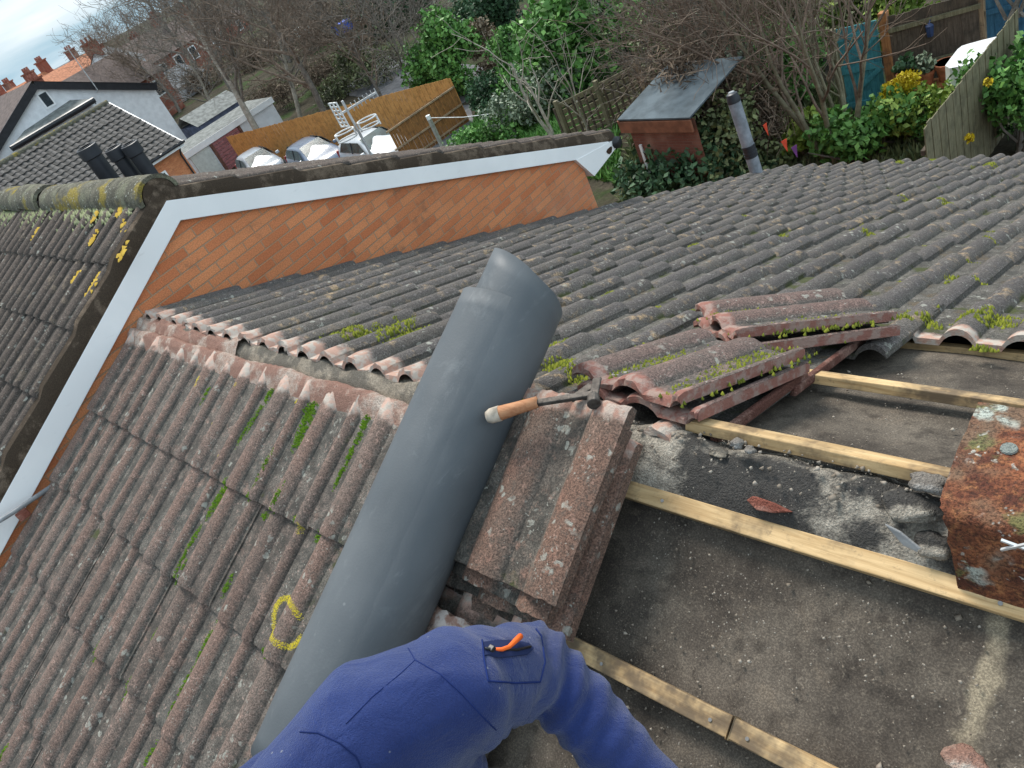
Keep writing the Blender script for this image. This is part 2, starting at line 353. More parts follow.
m2 = nt.nodes.new('ShaderNodeMapRange'); m2.inputs[1].default_value = -.1; m2.inputs[2].default_value = .8; m2.inputs[3].default_value = 1.; m2.inputs[4].default_value = 1.5; nt.links.new(sx_.outputs[0], m2.inputs[0])  # added boost: sky brighter on its unseen +X side, to light the gable
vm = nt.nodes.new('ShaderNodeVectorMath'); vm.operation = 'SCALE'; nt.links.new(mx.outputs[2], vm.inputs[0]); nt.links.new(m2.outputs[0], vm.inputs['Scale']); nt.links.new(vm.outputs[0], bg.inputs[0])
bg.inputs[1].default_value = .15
sl = bpy.data.lights.new('sun', 'SUN'); sl.energy = 4.2; sl.angle = R_(20); sl.color = (1, .95, .88)
so = bpy.data.objects.new('sun', sl); COL.objects.link(so); so.rotation_euler = SUN_DIR.to_track_quat('Z', 'Y').to_euler()

# ------------------------------------------------------------------ ground
def ground():
    n = NT('garden_ground', .95, .1)
    c = n.mix(n.ramp(n.noise(.6, 6, .65), .35, .65), (.05, .045, .03), (.1, .085, .06))
    c = n.mix(n.ramp(n.noise(.35, 5, .6), .5, .6), c, (.05, .085, .025)); c = n.mix(n.ramp(n.noise(9, 5, .7), .4, .7, .5, 0), c, (.02, .018, .012))
    n.bump(n.noise(8, 6, .7), .8, .1); n.out(c)
    xs = np.concatenate([np.linspace(-900, -70, 12), np.linspace(-64, 30, 60), np.linspace(40, 900, 10)])
    ys = np.concatenate([np.linspace(-900, -40, 10), np.linspace(-30, 60, 40), np.linspace(75, 900, 10)])
    V = np.array([(x, y, zg(x, y)) for y in ys for x in xs]); nx = len(xs)
    Q = np.array([(j * nx + i, j * nx + i + 1, (j + 1) * nx + i + 1, (j + 1) * nx + i) for j in range(len(ys) - 1) for i in range(nx - 1)])
    np_mesh('ground', V, Q, n.m, None, None, True, 'structure')
ground()
def sheet(name, pts, mat, lift=.02):
    """a paved area draped on the terrain: pts = quad corners (ground)"""
    a, b, c, d = [np.array(p[:2]) for p in pts]; mb = MB(); N = 12
    for j in range(N + 1):
        for i in range(N + 1):
            u, v = i / N, j / N; p = (a * (1 - u) + b * u) * (1 - v) + (d * (1 - u) + c * u) * v
            mb.v.append((p[0], p[1], zg(p[0]) + lift)); mb.c.append((0, 0, 0, 0))
    for j in range(N):
        for i in range(N): mb.f.append((j * (N + 1) + i, j * (N + 1) + i + 1, (j + 1) * (N + 1) + i + 1, (j + 1) * (N + 1) + i))
    return mb.build(name, mat, None, True, kind='structure')
M['asphalt'] = plain('worn_asphalt', (.13, .13, .135), .9, .2, 0, .25, 3, .4, 40)
sheet('driveway', [gnd(455, 108), gnd(340, 95), gnd(375, 55), gnd(520, 70)], M['asphalt'])
sheet('car_park', [gnd(225, 215), gnd(480, 190), gnd(470, 105), gnd(245, 140)], M['asphalt'], .03)

# ------------------------------------------------------------------ tiles
PER = .2906
def roll_h(d, wd, H): return H * max(0., 1 - (d / wd) ** 2) ** .75 if abs(d) < wd else 0.
def prof_samples(u0, u1, rolls, npan=3):
    us = set([u0, u1])
    for c, wd, H in rolls:
        for k in np.linspace(-1, 1, 9):
            q = c + wd * k
            if u0 < q < u1: us.add(q)
    us = sorted(us); out = [us[0]]
    for q in us[1:]:
        if q - out[-1] > .022: out.append((q + out[-1]) / 2)
        if q - out[-1] > .002: out.append(q)
    out[-1] = u1
    return out
def lay_tile(mb, T, X0, u0, u1, s0, s1, rolls, hbase, lift=.02, th=.017, jit=.004, freshhead=False, rough=0.):
    """one interlocking tile from head s0 to tail s1 on the slope frame T"""
    us = prof_samples(u0, u1, rolls); n = len(us); Hm = max(r[2] for r in rolls)
    js, jh, jr, rot = rng.normal(0, jit), rng.normal(0, jit * .5), rng.random(), rng.normal(0, .006)
    ss = [0, .08, .3, .62, .97, 1.0]; vs = []; cs = []
    for k, a in enumerate(ss):
        for u in us:
            h = max(roll_h(u - c, wd, H) for c, wd, H in rolls); p = h / Hm
            drop = .004 if a == 1.0 else 0.
            e = rng.normal(0, rough) if (k == 0 and rough) else 0
            vs.append(T(X0 + u + rot * a * .3, s0 + (s1 - s0) * a + js + e, hbase + h + lift * a + jh - drop + (rng.normal(0, rough * .6) if k < 2 and rough else 0)))
            cs.append((p, max(0., 1 - a * 3.4) if freshhead else 0., jr, a))
    m = len(ss)
    for u in us:                                     # tail underside edge
        h = max(roll_h(u - c, wd, H) for c, wd, H in rolls)
        vs.append(T(X0 + u + rot * .3, s1 + js - .001, hbase + h + lift + jh - th)); cs.append((.2, 0, jr, 1))
    for u in us:                                     # head underside edge
        h = max(roll_h(u - c, wd, H) for c, wd, H in rolls)
        vs.append(T(X0 + u, s0 + js + .001, hbase + h + jh - th)); cs.append((.5, 1. if freshhead else 0, jr, 0))
    fs = []
    for k in range(m):
        for i in range(n - 1): fs.append((k * n + i, (k + 1) * n + i, (k + 1) * n + i + 1, k * n + i + 1))
    for i in range(n - 1): fs.append((i, i + 1, (m + 1) * n + i + 1, (m + 1) * n + i))
    # right side edge
    b = len(vs)
    for a, k in zip(ss, range(m)):
        q = vs[k * n + n - 1]; vs.append(np.array(q) - (T(0, 0, th) - T(0, 0, 0))); cs.append((.1, 0, jr, a))
    for k in range(m - 1): fs.append((k * n + n - 1, b + k, b + k + 1, (k + 1) * n + n - 1))
    b2 = len(vs)
    for a, k in zip(ss, range(m)):
        q = vs[k * n]; vs.append(np.array(q) - (T(0, 0, th) - T(0, 0, 0))); cs.append((.1, 0, jr, a))
    for k in range(m - 1): fs.append((k * n, (k + 1) * n, b2 + k + 1, b2 + k))
    mb.add(vs, fs, cs)

def on_front(x, y, h=0.):
    d = ray(x, y); n = np.array([0, -ST, CT]); P = CP + (h - n @ CP) / (n @ d) * d
    return P[0], -(P[1] * CT + P[2] * ST)
def on_back(x, y, h=-.045):
    d = ray(x, y); n = np.array([0, ST, CT]); P = CP + (h - n @ CP) / (n @ d) * d
    return P[0], P[1] * CT - P[2] * ST
house = thing('bungalow', 'bungalow under repair with half stripped brown tiled roof in the foreground', 'house', (3, 0, -5.6))
HO = np.array([3, 0, -5.6])
def hp(mb):  # vertices were collected in world coordinates: bring them into the house's frame
    mb.v = [(v[0] - 3, v[1], v[2] + 5.6) for v in mb.v]; return mb
GA, S1 = .345, .563
ROLLS_F = [(.1453, .043, .0235), (.2906, .027, .022), (0., .027, .022)]
mb = MB()
for k in range(15):
    head, tail = S1 - .415 + k * GA, S1 + k * GA
    for i in range(10):
        if k == 0 and i > 7: continue
        X0 = .3523 + i * PER; u0 = .035; u1 = PER + .037
        if i == 0: u0 = .082
        lay_tile(mb, fp, X0, u0, u1, head, tail, ROLLS_F, .002, lift=.018, freshhead=(k == 0 or (k == 1 and i > 7)), rough=.004 if k == 0 else 0)
FRONT_SURF = (list(mb.v), list(mb.f))
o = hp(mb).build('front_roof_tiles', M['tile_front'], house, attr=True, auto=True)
ROLLS_B = [(.1453, .043, .033), (.2906, .043, .033), (0., .043, .033)]
BN0 = bp(0, 0, 1) - bp(0, 0, 0); M['tile_edge'] = mortar('red_tile_edges', (.3, .15, .115), (.42, .27, .22), (.2, .09, .07), .5)
HEAD3 = np.mean([on_back(890, 324, -.03)[1], on_back(1024, 345, -.03)[1]])
mb = MB()
for k in range(18):
    head, tail = .012 + k * GA, .012 + .415 + k * GA
    if k == 0: head = -.045
    for i in range(26):
        X0 = .3523 + i * PER; u0 = .035; u1 = PER + .037
        if i == 0: u0 = .07
        if k == 0 and i > 10: continue
        if k == 1 and i > 10: continue
        if k == 2 and i > 10: head = HEAD3
        elif k: head = .012 + k * GA
        if i == 10 and k < 2: u1 = .246
        lay_tile(mb, bp, X0, u0, u1, head, tail, ROLLS_B, -.053, lift=.026, freshhead=(k == 0 or (k == 2 and i > 10)), jit=.006, rough=.004 if k == 0 else 0)
BACK_SURF = (list(mb.v), list(mb.f))
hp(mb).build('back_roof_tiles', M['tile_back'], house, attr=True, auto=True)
for k in range(2):
    mb = MB(); mb.bar(bp(.3523 + 10 * PER + .25, .0 + k * GA, -.052), bp(.3523 + 10 * PER + .243, .425 + k * GA, -.03), .016, .024, BN0); hp(mb).build('tile_edge', M['tile_edge'], house, bevel=.004)
# felt
def strip(T, x0, x1, s0, s1, h, nx, ns, amp, seed):
    mb = MB()
    for j in range(ns + 1):
        for i in range(nx + 1):
            X = x0 + (x1 - x0) * i / nx; s = s0 + (s1 - s0) * j / ns
            ph = (s - .18) / GA * PI
            sag = -.012 * abs(math.sin(ph))
            mb.v.append(T(X, s, h + sag + amp * vnoise((X * 5, s * 5, seed)) + .3 * amp * vnoise((X * 17, s * 17, seed)))); mb.c.append((0, 0, 0, 0))
    for j in range(ns):
        for i in range(nx): mb.f.append((j * (nx + 1) + i, j * (nx + 1) + i + 1, (j + 1) * (nx + 1) + i + 1, (j + 1) * (nx + 1) + i))
    return mb
hp(strip(fp, .45, 8, .02, 6.2, -.048, 150, 120, .006, 1)).build('front_underlay', M['felt'], house, smooth=True)
hp(strip(bp, .45, 8, -.06, 6.2, -.085, 150, 120, .006, 2)).build('back_underlay', M['felt'], house, smooth=True)
# battens
def batten(T, s, h, x0, x1):
    mb = MB(); n = 60; w, t = .037, .024
    for i in range(n + 1):
        X = x0 + (x1 - x0) * i / n; ds = .004 * vnoise((X * 1.5, s, 3)); dh = .003 * vnoise((X * 2, s, 5))
        for a, b in ((-w / 2, 0), (w / 2, 0), (w / 2, -t), (-w / 2, -t)):
            mb.v.append(T(X, s + a + ds, h + b + dh)); mb.c.append((0, 0, 0, 0))
    for i in range(n):
        for j in range(4): mb.f.append((i * 4 + j, i * 4 + (j + 1) % 4, i * 4 + 4 + (j + 1) % 4, i * 4 + 4 + j))
    mb.f += [(0, 1, 2, 3), (n * 4 + 3, n * 4 + 2, n * 4 + 1, n * 4)]
    hp(mb).build('batten', M['batten'], house, bevel=.002)
batten(fp, .185, -.012, 3.27, 7.9); batten(fp, .525, -.012, 3.34, 3.735); batten(fp, .525, -.012, 3.739, 7.9)
for k in range(2, 8): batten(fp, .18 + GA * k, -.012, 3.36, 7.9)
sb1 = np.mean([on_back(740, 432, -.015)[1], on_back(950, 468, -.015)[1]]); sb2 = np.mean([on_back(830, 382, -.045)[1], on_back(1024, 398, -.045)[1]])
batten(bp, sb1, -.015, 3.45, 7.9); batten(bp, sb2, -.04, 3.4, 7.9); batten(bp, HEAD3 + .04, -.072, 3.5, 7.9)

M['nail'] = plain('galvanised_nail', (.3, .29, .28), .5, .5, .5)
for s_, xs in ((.185, (3.46, 4.06, 4.15)), (.525, (3.46, 3.70, 3.77, 4.06))):
    for X in xs: mb = MB(); mb.tube([fp(X, s_ + .004, -.014), fp(X, s_ + .004, -.0095)], .0035, 8); hp(mb).build('nail', M['nail'], house)
# ridge mortar beds
def bed(x0, x1, pts, nx, amp, mat, name, seed, lab=None):
    """lumpy strip along the ridge: pts = cross-section (y, z)"""
    mb = MB(); P = np.array(pts, float); t = np.linspace(0, 1, len(P)); n = 20; tt = np.linspace(0, 1, n + 1)
    Y = np.interp(tt, t, P[:, 0]); Z = np.interp(tt, t, P[:, 1])
    for i in range(nx + 1):
        X = x0 + (x1 - x0) * i / nx
        for j in range(n + 1):
            e = math.sin(PI * tt[j]) ** .5
            d = amp * (1.2 * vnoise((X * 6, Y[j] * 9, seed)) + .7 * vnoise((X * 19, Y[j] * 22, seed + 1)) + .45 * vnoise((X * 50, Y[j] * 55, seed + 2)))
            mb.v.append((X, Y[j] + .4 * d, Z[j] + d * (.35 + .65 * e))); mb.c.append((0, 0, 0, 0))
    for i in range(nx):
        for j in range(n): mb.f.append((i * (n + 1) + j, (i + 1) * (n + 1) + j, (i + 1) * (n + 1) + j + 1, i * (n + 1) + j + 1))
    o = hp(mb).build(name, mat, house, smooth=True)
    if lab: o['label'] = lab
bed(.44, 2.95, [(-.17, -.105), (-.135, -.075), (-.1, -.046), (-.07, -.034), (-.04, -.045), (0., -.075), (.07, -.12)], 260, .010, M['mortar'], 'ridge_mortar', 3, 'grey mortar bed along the tiled half of the ridge')
bed(.45, 1.5, [(-.16, -.095), (-.12, -.045), (-.085, -.022), (-.055, -.03), (-.03, -.06)], 140, .02, M['mortar_pink'], 'loose_mortar', 8, 'crumbled pinkish mortar at the gable end of the ridge')
bed(.44, 2.76, [(-.2, -.085), (-.185, -.068), (-.165, -.047), (-.142, -.036), (-.125, -.046), (-.115, -.075)], 300, .009, M['mortar_pink'], 'head_mortar', 12, 'pinkish white mortar crust along the heads of the front tiles')
bed(3.0, 5.2, [(-.155, -.09), (-.135, -.066), (-.1, -.038), (-.065, -.02), (-.04, -.026), (-.015, -.05), (.02, -.08)], 240, .012, M['mortar_dark'], 'ridge_felt_mortar', 5, 'tar black felt with crumbled mortar along the stripped ridge')
# house walls and end
mb = MB(); zE = -2.62
mb.add([(.46, -5.6, -5.8), (7.7, -5.6, -5.8), (7.7, 5.6, -5.8), (.46, 5.6, -5.8), (.46, -5.6, zE), (7.7, -5.6, zE), (7.7, 5.6, zE), (.46, 5.6, zE), (.46, 0, -.14), (7.7, 0, -.14)],
       [(0, 1, 5, 4), (2, 3, 7, 6), (1, 2, 6, 9, 5), (3, 0, 4, 8, 7)])
hp(mb).build('wall', M['brick_far'], house)
M['gutter'] = plain('black_plastic', (.02, .021, .024), .4, .4)
mb = MB(); mb.tube([bp(.47, 6.33, -.13), bp(7.9, 6.33, -.13)], .055, 10); hp(mb).build('gutter', M['gutter'], house, smooth=True)
# ------------------------------------------------------------------ moss and lichen cushions on the tiles
from mathutils.bvhtree import BVHTree
BVS = {fp: BVHTree.FromPolygons(*FRONT_SURF), bp: BVHTree.FromPolygons(*BACK_SURF)}
def surf_h(T, X, s, h):
    n = Vector(T(0, 0, 1) - T(0, 0, 0)); r = BVS[T].ray_cast(Vector(T(X, s, .3)), -n, .6)
    return .3 - r[3] if r[0] is not None else h
def cushion_cloud(spots, size, hgt, dens=1.0, filt=True):
    """spots: (T, X, s, lenX, lenS, h) patches of small moss tufts"""
    V = []; Fq = []; C = []
    for (T, X, s, lx, ls, h, skew) in spots:
        n = int(max(14, dens * lx * ls / (size * size) * 2.6))
        for _ in range(n):
            r = math.sqrt(rng.random()); a = rng.random() * 2 * PI
            ds = ls * r * math.sin(a); dx = lx * r * math.cos(a) + skew * ds
            if filt and vnoise(((X + dx) * 28, (s + ds) * 28, 4)) < -.28: continue
            h = surf_h(T, X + dx, s + ds, h)
            hh = h + hgt * (1 - r * r) * (.5 + .6 * rng.random()); sz = size * (.5 + .8 * rng.random()); b = len(V)
            for px, ps, ph in ((-1, -1, -1), (1, -1, -1), (1, 1, -1), (-1, 1, -1)):
                V.append(T(X + dx + px * sz * .5, s + ds + ps * sz * .5, h - .004))
            V.append(T(X + dx + rng.normal(0, sz * .2), s + ds + rng.normal(0, sz * .2), hh + sz * .35))
            g = rng.random(); C += [(g, .75, 0, 1)] * 4 + [(g, .1 * rng.random(), 0, 1)]
            Fq += [(b, b + 1, b + 4), (b + 1, b + 2, b + 4), (b + 2, b + 3, b + 4), (b + 3, b, b + 4)]
    return np.array(V) - HO, np.array(Fq), np.array(C)
spots = []
for x, y, lx, ls, k in [(309, 410, .026, .035, 0), (305, 424, .026, .05, 0), (299, 438, .02, .035, 0), (268, 395, .014, .03, 0), (258, 412, .008, .06, 0), (246, 430, .007, .05, 0), (366, 418, .017, .03, 0), (357, 440, .012, .06, 0), (346, 465, .01, .06, 0), (340, 478, .006, .04, 0),
                        (222, 494, .024, .04, 0), (214, 505, .016, .04, 0), (192, 545, .012, .05, 0), (182, 565, .008, .05, 0), (284, 500, .008, .04, 0), (270, 470, .007, .05, 0), (252, 498, .022, .012, 0), (228, 585, .012, .03, 0), (263, 515, .02, .01, 0), (318, 538, .018, .014, 0), (300, 520, .012, .012, 0), (205, 395, .008, .03, 0), (206, 640, .01, .05, 0), (130, 690, .012, .03, 0), (100, 655, .014, .03, 0), (155, 635, .01, .02, 0), (182, 690, .008, .06, 0), (265, 655, .012, .015, 0), (150, 755, .01, .03, 0), (10, 755, .012, .03, 0), (75, 490, .008, .02, 0), (235, 385, .007, .03, 0), (184, 570, .006, .03, 0)]:
    X, s = on_front(x, y, .012); spots.append((fp, X, s, lx * 1.3, ls * 1.5, .004, 0))
V, Q, C = cushion_cloud(spots, .0055, .009, 1.6); np_mesh('moss', V, Q, M['moss_bright'], house, C, True, 'stuff')
spots = []
for x, y, lx, ls in [(330, 338, .06, .03), (350, 337, .06, .04), (395, 338, .08, .05), (412, 334, .08, .06), (340, 335, .05, .02), (362, 336, .05, .03), (385, 332, .06, .04), (405, 326, .06, .04), (425, 320, .05, .05), (320, 330, .03, .02), (560, 366, .05, .06), (575, 376, .05, .03), (552, 352, .04, .05), (605, 300, .03, .03), (650, 350, .05, .03), (676, 342, .04, .02), (610, 345, .03, .02), (640, 366, .03, .02),
                     (868, 236, .03, .03), (920, 322, .05, .02), (900, 326, .04, .015), (985, 325, .07, .02), (1000, 322, .05, .03), (970, 326, .05, .015), (1010, 325, .05, .02), (935, 325, .04, .015), (980, 287, .03, .02), (953, 277, .03, .02), (990, 247, .04, .02), (975, 263, .03, .02), (858, 232, .04, .02), (930, 160, .1, .05), (900, 165, .08, .05), (985, 168, .1, .06), (905, 200, .05, .03), (945, 205, .05, .03), (740, 220, .04, .03), (780, 240, .04, .03), (690, 250, .04, .03)]:
    X, s = on_back(x, y, -.035); s = max(s, .045); spots.append((bp, X, s, lx, ls * 1.3, -.036, 0))
for _ in range(150):
    X = .5 + 7 * rng.random(); k = rng.integers(1, 17); xr = .3523 + PER * round((X - .3523) / PER) + .0727 * (1 if rng.random() < .5 else 3)
    spots.append((bp, xr, .43 + GA * k + .02 + .1 * rng.random() ** 2, .015 + .03 * rng.random(), .01 + .03 * rng.random(), -.046, 0))
V, Q, C = cushion_cloud(spots, .008, .012, 1.3); np_mesh('moss', V, Q, M['moss'], house, C, True, 'stuff')
spots = []
for x, y, lx, ls in [(298, 518, .016, .012), (300, 529, .014, .016), (200, 380, .012, .016), (198, 386, .008, .01), (238, 386, .007, .012), (217, 415, .008, .014), (214, 424, .006, .008), (293, 400, .009, .008), (222, 457, .006, .006), (452 - 100, 560, .0, .0)]:
    if lx: X, s = on_front(x, y, .02); spots.append((fp, X, s, lx, ls, .02, 0))
for a in np.linspace(.9, 6.3, 44):                     # the yellow ring left of the roll
    x = 286 + 13 * math.cos(a) - 5 * math.sin(a) * -1; y = 622 + 24 * math.sin(a) - 6 * math.cos(a)
    X, s = on_front(x, y, .024); spots.append((fp, X, s, .008 + .007 * rng.random(), .010, .017, 0))
V, Q, C = cushion_cloud(spots, .0032, .002, 2.0, False)
np_mesh('lichen', V, Q, M['lichen_yellow'], house, C, True, 'stuff')

# ------------------------------------------------------------------ neighbouring gable house (attached at x = .4)
nb = thing('gable_house', 'orange brick gable end house with white bargeboards joined to the bungalow', 'house', (-3, .4, -5.6))
NO = np.array([-3, .4, -5.6])
def npx(mb): mb.v = [tuple(np.array(v) - NO) for v in mb.v]; return mb
GP = R_(24.5); GC, GS = math.cos(GP), math.sin(GP); RY, RZ = .372, .40     # ridge line of the tile plane
def gfp(X, s, h=0.): return np.array([X, RY - s * GC - h * GS, RZ - s * GS + h * GC])
def gbp(X, s, h=0.): return np.array([X, RY + s * GC + h * GS, RZ - s * GS + h * GC])
WX = .40; YR = 3.13
def brick_gable():
    mb = MB(); az = .32
    mb.add([(WX, YR, -5.8), (WX, YR, az - (YR - RY) * math.tan(GP)), (WX, RY, az), (WX, -5.2, az - (5.2 + RY) * math.tan(GP)), (WX, -5.2, -5.8)], [(0, 1, 2, 3, 4)])
    mb.add([(WX, YR, -5.8), (WX, YR, az - (YR - RY) * math.tan(GP)), (-9, YR, az - (YR - RY) * math.tan(GP)), (-9, YR, -5.8)], [(0, 3, 2, 1)])
    mb.add([(WX, -5.2, -5.8), (WX, -5.2, az - (5.2 + RY) * math.tan(GP)), (-9, -5.2, az - (5.2 + RY) * math.tan(GP)), (-9, -5.2, -5.8)], [(0, 1, 2, 3)])
    return mb
npx(brick_gable()).build('brick_wall', M['brick'], nb)
def barge(side, s1, bot=-.156):
    """board on the gable face following the verge; mitred at the apex"""
    T = gfp if side < 0 else gbp; mb = MB(); top = -.055; xf, xb = .428, .402
    def Pm(h, x):       # mitre point on the ridge plane
        return np.array([x, RY, RZ + h / GC])
    pts = []
    for x in (xf, xb): pts += [Pm(top, x), T(x, s1, top), T(x, s1, bot), Pm(-.156, x)]
    mb.add(pts, [(0, 1, 2, 3), (4, 7, 6, 5), (0, 4, 5, 1), (1, 5, 6, 2), (2, 6, 7, 3)] if side < 0 else [(3, 2, 1, 0), (5, 6, 7, 4), (1, 5, 4, 0), (2, 6, 5, 1), (3, 7, 6, 2)])
    npx(mb).build('bargeboard', M['white_board'], nb, bevel=.003)
barge(-1, 6.0, -.172); barge(1, 3.42)
mb = MB()                                             # boxed soffit end, with the hole
a = [(.431, 3.06, -.998), (.431, 3.5, -1.085), (.431, 3.54, -1.15), (.431, 3.18, -1.2)]
b = [(p[0] - .1, p[1], p[2]) for p in a]
mb.add(a + b, [(3, 2, 1, 0), (4, 5, 6, 7), (0, 1, 5, 4), (1, 2, 6, 5), (2, 3, 7, 6), (3, 0, 4, 7)]); npx(mb)
npx_soff = mb.build('soffit_box', M['white_board'], nb)
M['hole'] = plain('rotten_hole', (.05, .03, .02), .9, .1, 0, .5, 40)
mb = MB(); cx, cy, cz = .434, 3.43, -1.13
ring = [(cx, cy + .035 * math.cos(q) * (1 + .25 * math.sin(3 * q)), cz + .028 * math.sin(q) * (1 + .2 * math.cos(2 * q))) for q in np.linspace(0, 2 * PI, 15)[:-1]]
mb.add(ring, [tuple(range(14))]); npx(mb).build('rot_hole', M['hole'], npx_soff)
bpy.data.objects['rot_hole'].parent = npx_soff
mb = MB(); mb.tube([gbp(.46, 3.5, -.07), gbp(-8.9, 3.5, -.07)], .045, 10); npx(mb).build('gutter', M['gutter'], nb, smooth=True)
# roof tiles: finer ribs, one course a sheet of ribs with slight breaks at each tile
def roman(T, x1, ncol, first, s1, name):
    mb = MB(); k = 0
    while first + k * GA - .3 < s1:
        for i in range(ncol):
            X0 = x1 - (i + 1) * PER - .037; tail = min(first + k * GA, s1); head = max(.03, first + k * GA - .415)
            lay_tile(mb, T, X0, .035, PER + .037, head, tail, ROLLS_F, -.004, jit=.003)
        k += 1
    return npx(mb).build(name, M['tile_side'], nb, attr=True, auto=True)
roman(gfp, .385, 18, .42, 5.9, 'front_roof_tiles')
roman(gbp, .40, 18, .42, 3.5, 'rear_roof_tiles')
def verge(T, s1, drop):
    mb = MB(); n = 90; vs = []
    for i in range(n + 1):
        s = s1 * i / n; stp = .018 * ((s - .05) % GA) / GA; w = .006 * vnoise((s * 9, 3, 2 + s1))
        vs += [T(.372, s, .006 + stp), T(.412 + w, s, .0 + stp), T(.43 + w * .6, s, -.03), T(.427, s, drop + .4 * w)]
    fs = [(i * 4 + j, i * 4 + 4 + j, i * 4 + 5 + j, i * 4 + 1 + j) for i in range(n) for j in range(3)]
    mb.add(vs, fs); npx(mb).build('verge', M['verge'], nb, auto=True)
verge(gfp, 5.9, -.058); verge(gbp, 3.5, -.056)
def ridge_cap(x0, x1, tilt=0., lift=0.):
    mb = MB(); n = 14; k = 8; vs = []; fs = []; r = .105
    for side, rr in ((0, r), (1, r - .02)):
        for i in range(k + 1):
            X = x0 + (x1 - x0) * i / k
            for j in range(n + 1):
                a = PI * (j / n) * 1.0; e = .003 * vnoise((X * 20, j * .9, rr * 50 + x0))
                vs.append((X, RY + (rr + e) * math.cos(a) * 1.05, RZ - .035 + lift + tilt * (X - x0) + (rr + e) * math.sin(a)))
    m = n + 1; o = (k + 1) * m
    for i in range(k):
        for j in range(n): fs += [(i * m + j, (i + 1) * m + j, (i + 1) * m + j + 1, i * m + j + 1), (o + i * m + j, o + i * m + j + 1, o + (i + 1) * m + j + 1, o + (i + 1) * m + j)]
    for i in (0, k):
        for j in range(n): fs.append((i * m + j, i * m + j + 1, o + i * m + j + 1, o + i * m + j))
    mb.add(vs, fs); npx(mb).build('ridge_tile', M['ridge_lichen'], nb, auto=True)
ridge_cap(-.05, .40); ridge_cap(-.5, -.054); ridge_cap(-.95, -.504); ridge_cap(-1.32, -.954)
for i in range(10): ridge_cap(-1.86 - .46 * i, -1.86 - .46 * i + .43, -.05 if i < 2 else .0, .03 if i < 2 else 0)
mb = MB(); ph = [(.405, RY + .085 * math.cos(q), RZ - .035 + .085 * math.sin(q)) for q in np.linspace(0, PI, 12)]
mb.add(ph, [tuple(range(12))]); npx(mb).build('ridge_end_mortar', M['verge'], nb)
# moss line beneath the ridge tiles
V = []; Q = []; C = []
for _ in range(900):
    X = .36 - 3 * rng.random(); s = .1 + .05 * abs(rng.normal()); 
    if vnoise((X * 4, 0, 1)) < -.1: continue
    z = .008; sz = .008 + .012 * rng.random(); P = gfp(X, s, .012); b = len(V)
    V += [P + (-sz, 0, 0), P + (sz, 0, 0), P + (0, -sz, -.4 * sz), P + (0, 0, sz)]; Q += [(b, b + 2, b + 3), (b + 2, b + 1, b + 3), (b + 1, b, b + 3)]
    g = rng.random(); C += [(g, .6, 0, 1)] * 3 + [(g, 0, 0, 1)]
np_mesh('moss', np.array(V) - NO, np.array(Q), M['leaf_olive'], nb, np.array(C), True, 'stuff')
V = []; Q = []; C = []
for x, y, n in [(96, 188 + 30, 20), (121, 212, 24), (126, 248, 4), (160 - 66, 240, 22), (155 - 32, 231 - 2, 6), (93, 290, 24), (97, 282, 18), (77, 279, 10), (24 + 13, 234, 14), (121, 258, 5), (124, 254, 6), (125, 232, 10)]:
    d = ray(x, y); nn = np.array([0, -GS, GC]); P0 = np.array([0, RY, RZ]) + .012 * nn; P = CP + (nn @ (P0 - CP)) / (nn @ d) * d
    for _ in range(n):
        q = P + (rng.normal(0, .016), rng.normal(0, .016), 0); q[2] = RZ - (RY - q[1]) * math.tan(GP) + .022; sz = .006 + .008 * rng.random(); b = len(V)
        V += [q + (-sz, -sz, -.006), q + (sz, -sz, -.006), q + (sz, sz, .002), q + (-sz, sz, .002), q + (0, 0, .008)]; Q += [(b, b + 1, b + 4), (b + 1, b + 2, b + 4), (b + 2, b + 3, b + 4), (b + 3, b, b + 4)]
        C += [(rng.random(), .3 * rng.random(), 0, 1)] * 5
M['lichen_ochre'] = leafmat('ochre_lichen', (.42, .27, .04), (.55, .38, .07), (.2, .13, .03), .1, .95)
np_mesh('lichen', np.array(V) - NO, np.array(Q), M['lichen_ochre'], nb, np.array(C), True, 'stuff')
# rooflight at the left edge of the neighbouring slope
M['glass_sky'] = plain('rooflight_glass', (.25, .42, .62), .15, .6, 0, .1); M['frame_dark'] = plain('dark_frame', (.03, .03, .035), .5, .4)
mb = MB(); mb.add([gfp(-3.9, .75, .06), gfp(-3.22, .75, .06), gfp(-3.22, 1.7, .06), gfp(-3.9, 1.7, .06)], [(0, 3, 2, 1)]); npx(mb); rl = mb.build('rooflight', M['glass_sky'], nb)
mb = MB()
for p, q in (((-3.93, .72), (-3.17, .72)), ((-3.93, 1.73), (-3.17, 1.73)), ((-3.93, .72), (-3.93, 1.73)), ((-3.19, .72), (-3.19, 1.73))): mb.bar(gfp(p[0], p[1], .04), gfp(q[0], q[1], .04), .06, .06)
npx(mb); f = mb.build('frame', M['white_board'], rl)
# thin grey conduit lying over the verge
M['grey_plastic'] = plain('grey_plastic', (.27, .28, .29), .5, .4, 0, .25, 20)
cp = thing('conduit', 'thin grey conduit poking over the white bargeboard at the left edge', 'pipe', (.44, -1.0, -.43))
A = onx(58, 482, .50); Bq = onx(-40, 545, .50)
mb = MB(); mb.tube([A - (.44, -1.0, -.43), (A + Bq) / 2 - (.44, -1.0, -.43) + np.array([0, 0, -.006]), Bq - (.44, -1.0, -.43)], .0105, 10); mb.build('tube', M['grey_plastic'], cp, smooth=True)
mb = MB(); P = onx(20, 512, .50) - (.44, -1.0, -.43); mb.box(P + np.array([-.02, 0, -.025]), (.05, .05, .03)); mb.build('bracket', M['terracotta'], cp, bevel=.004)

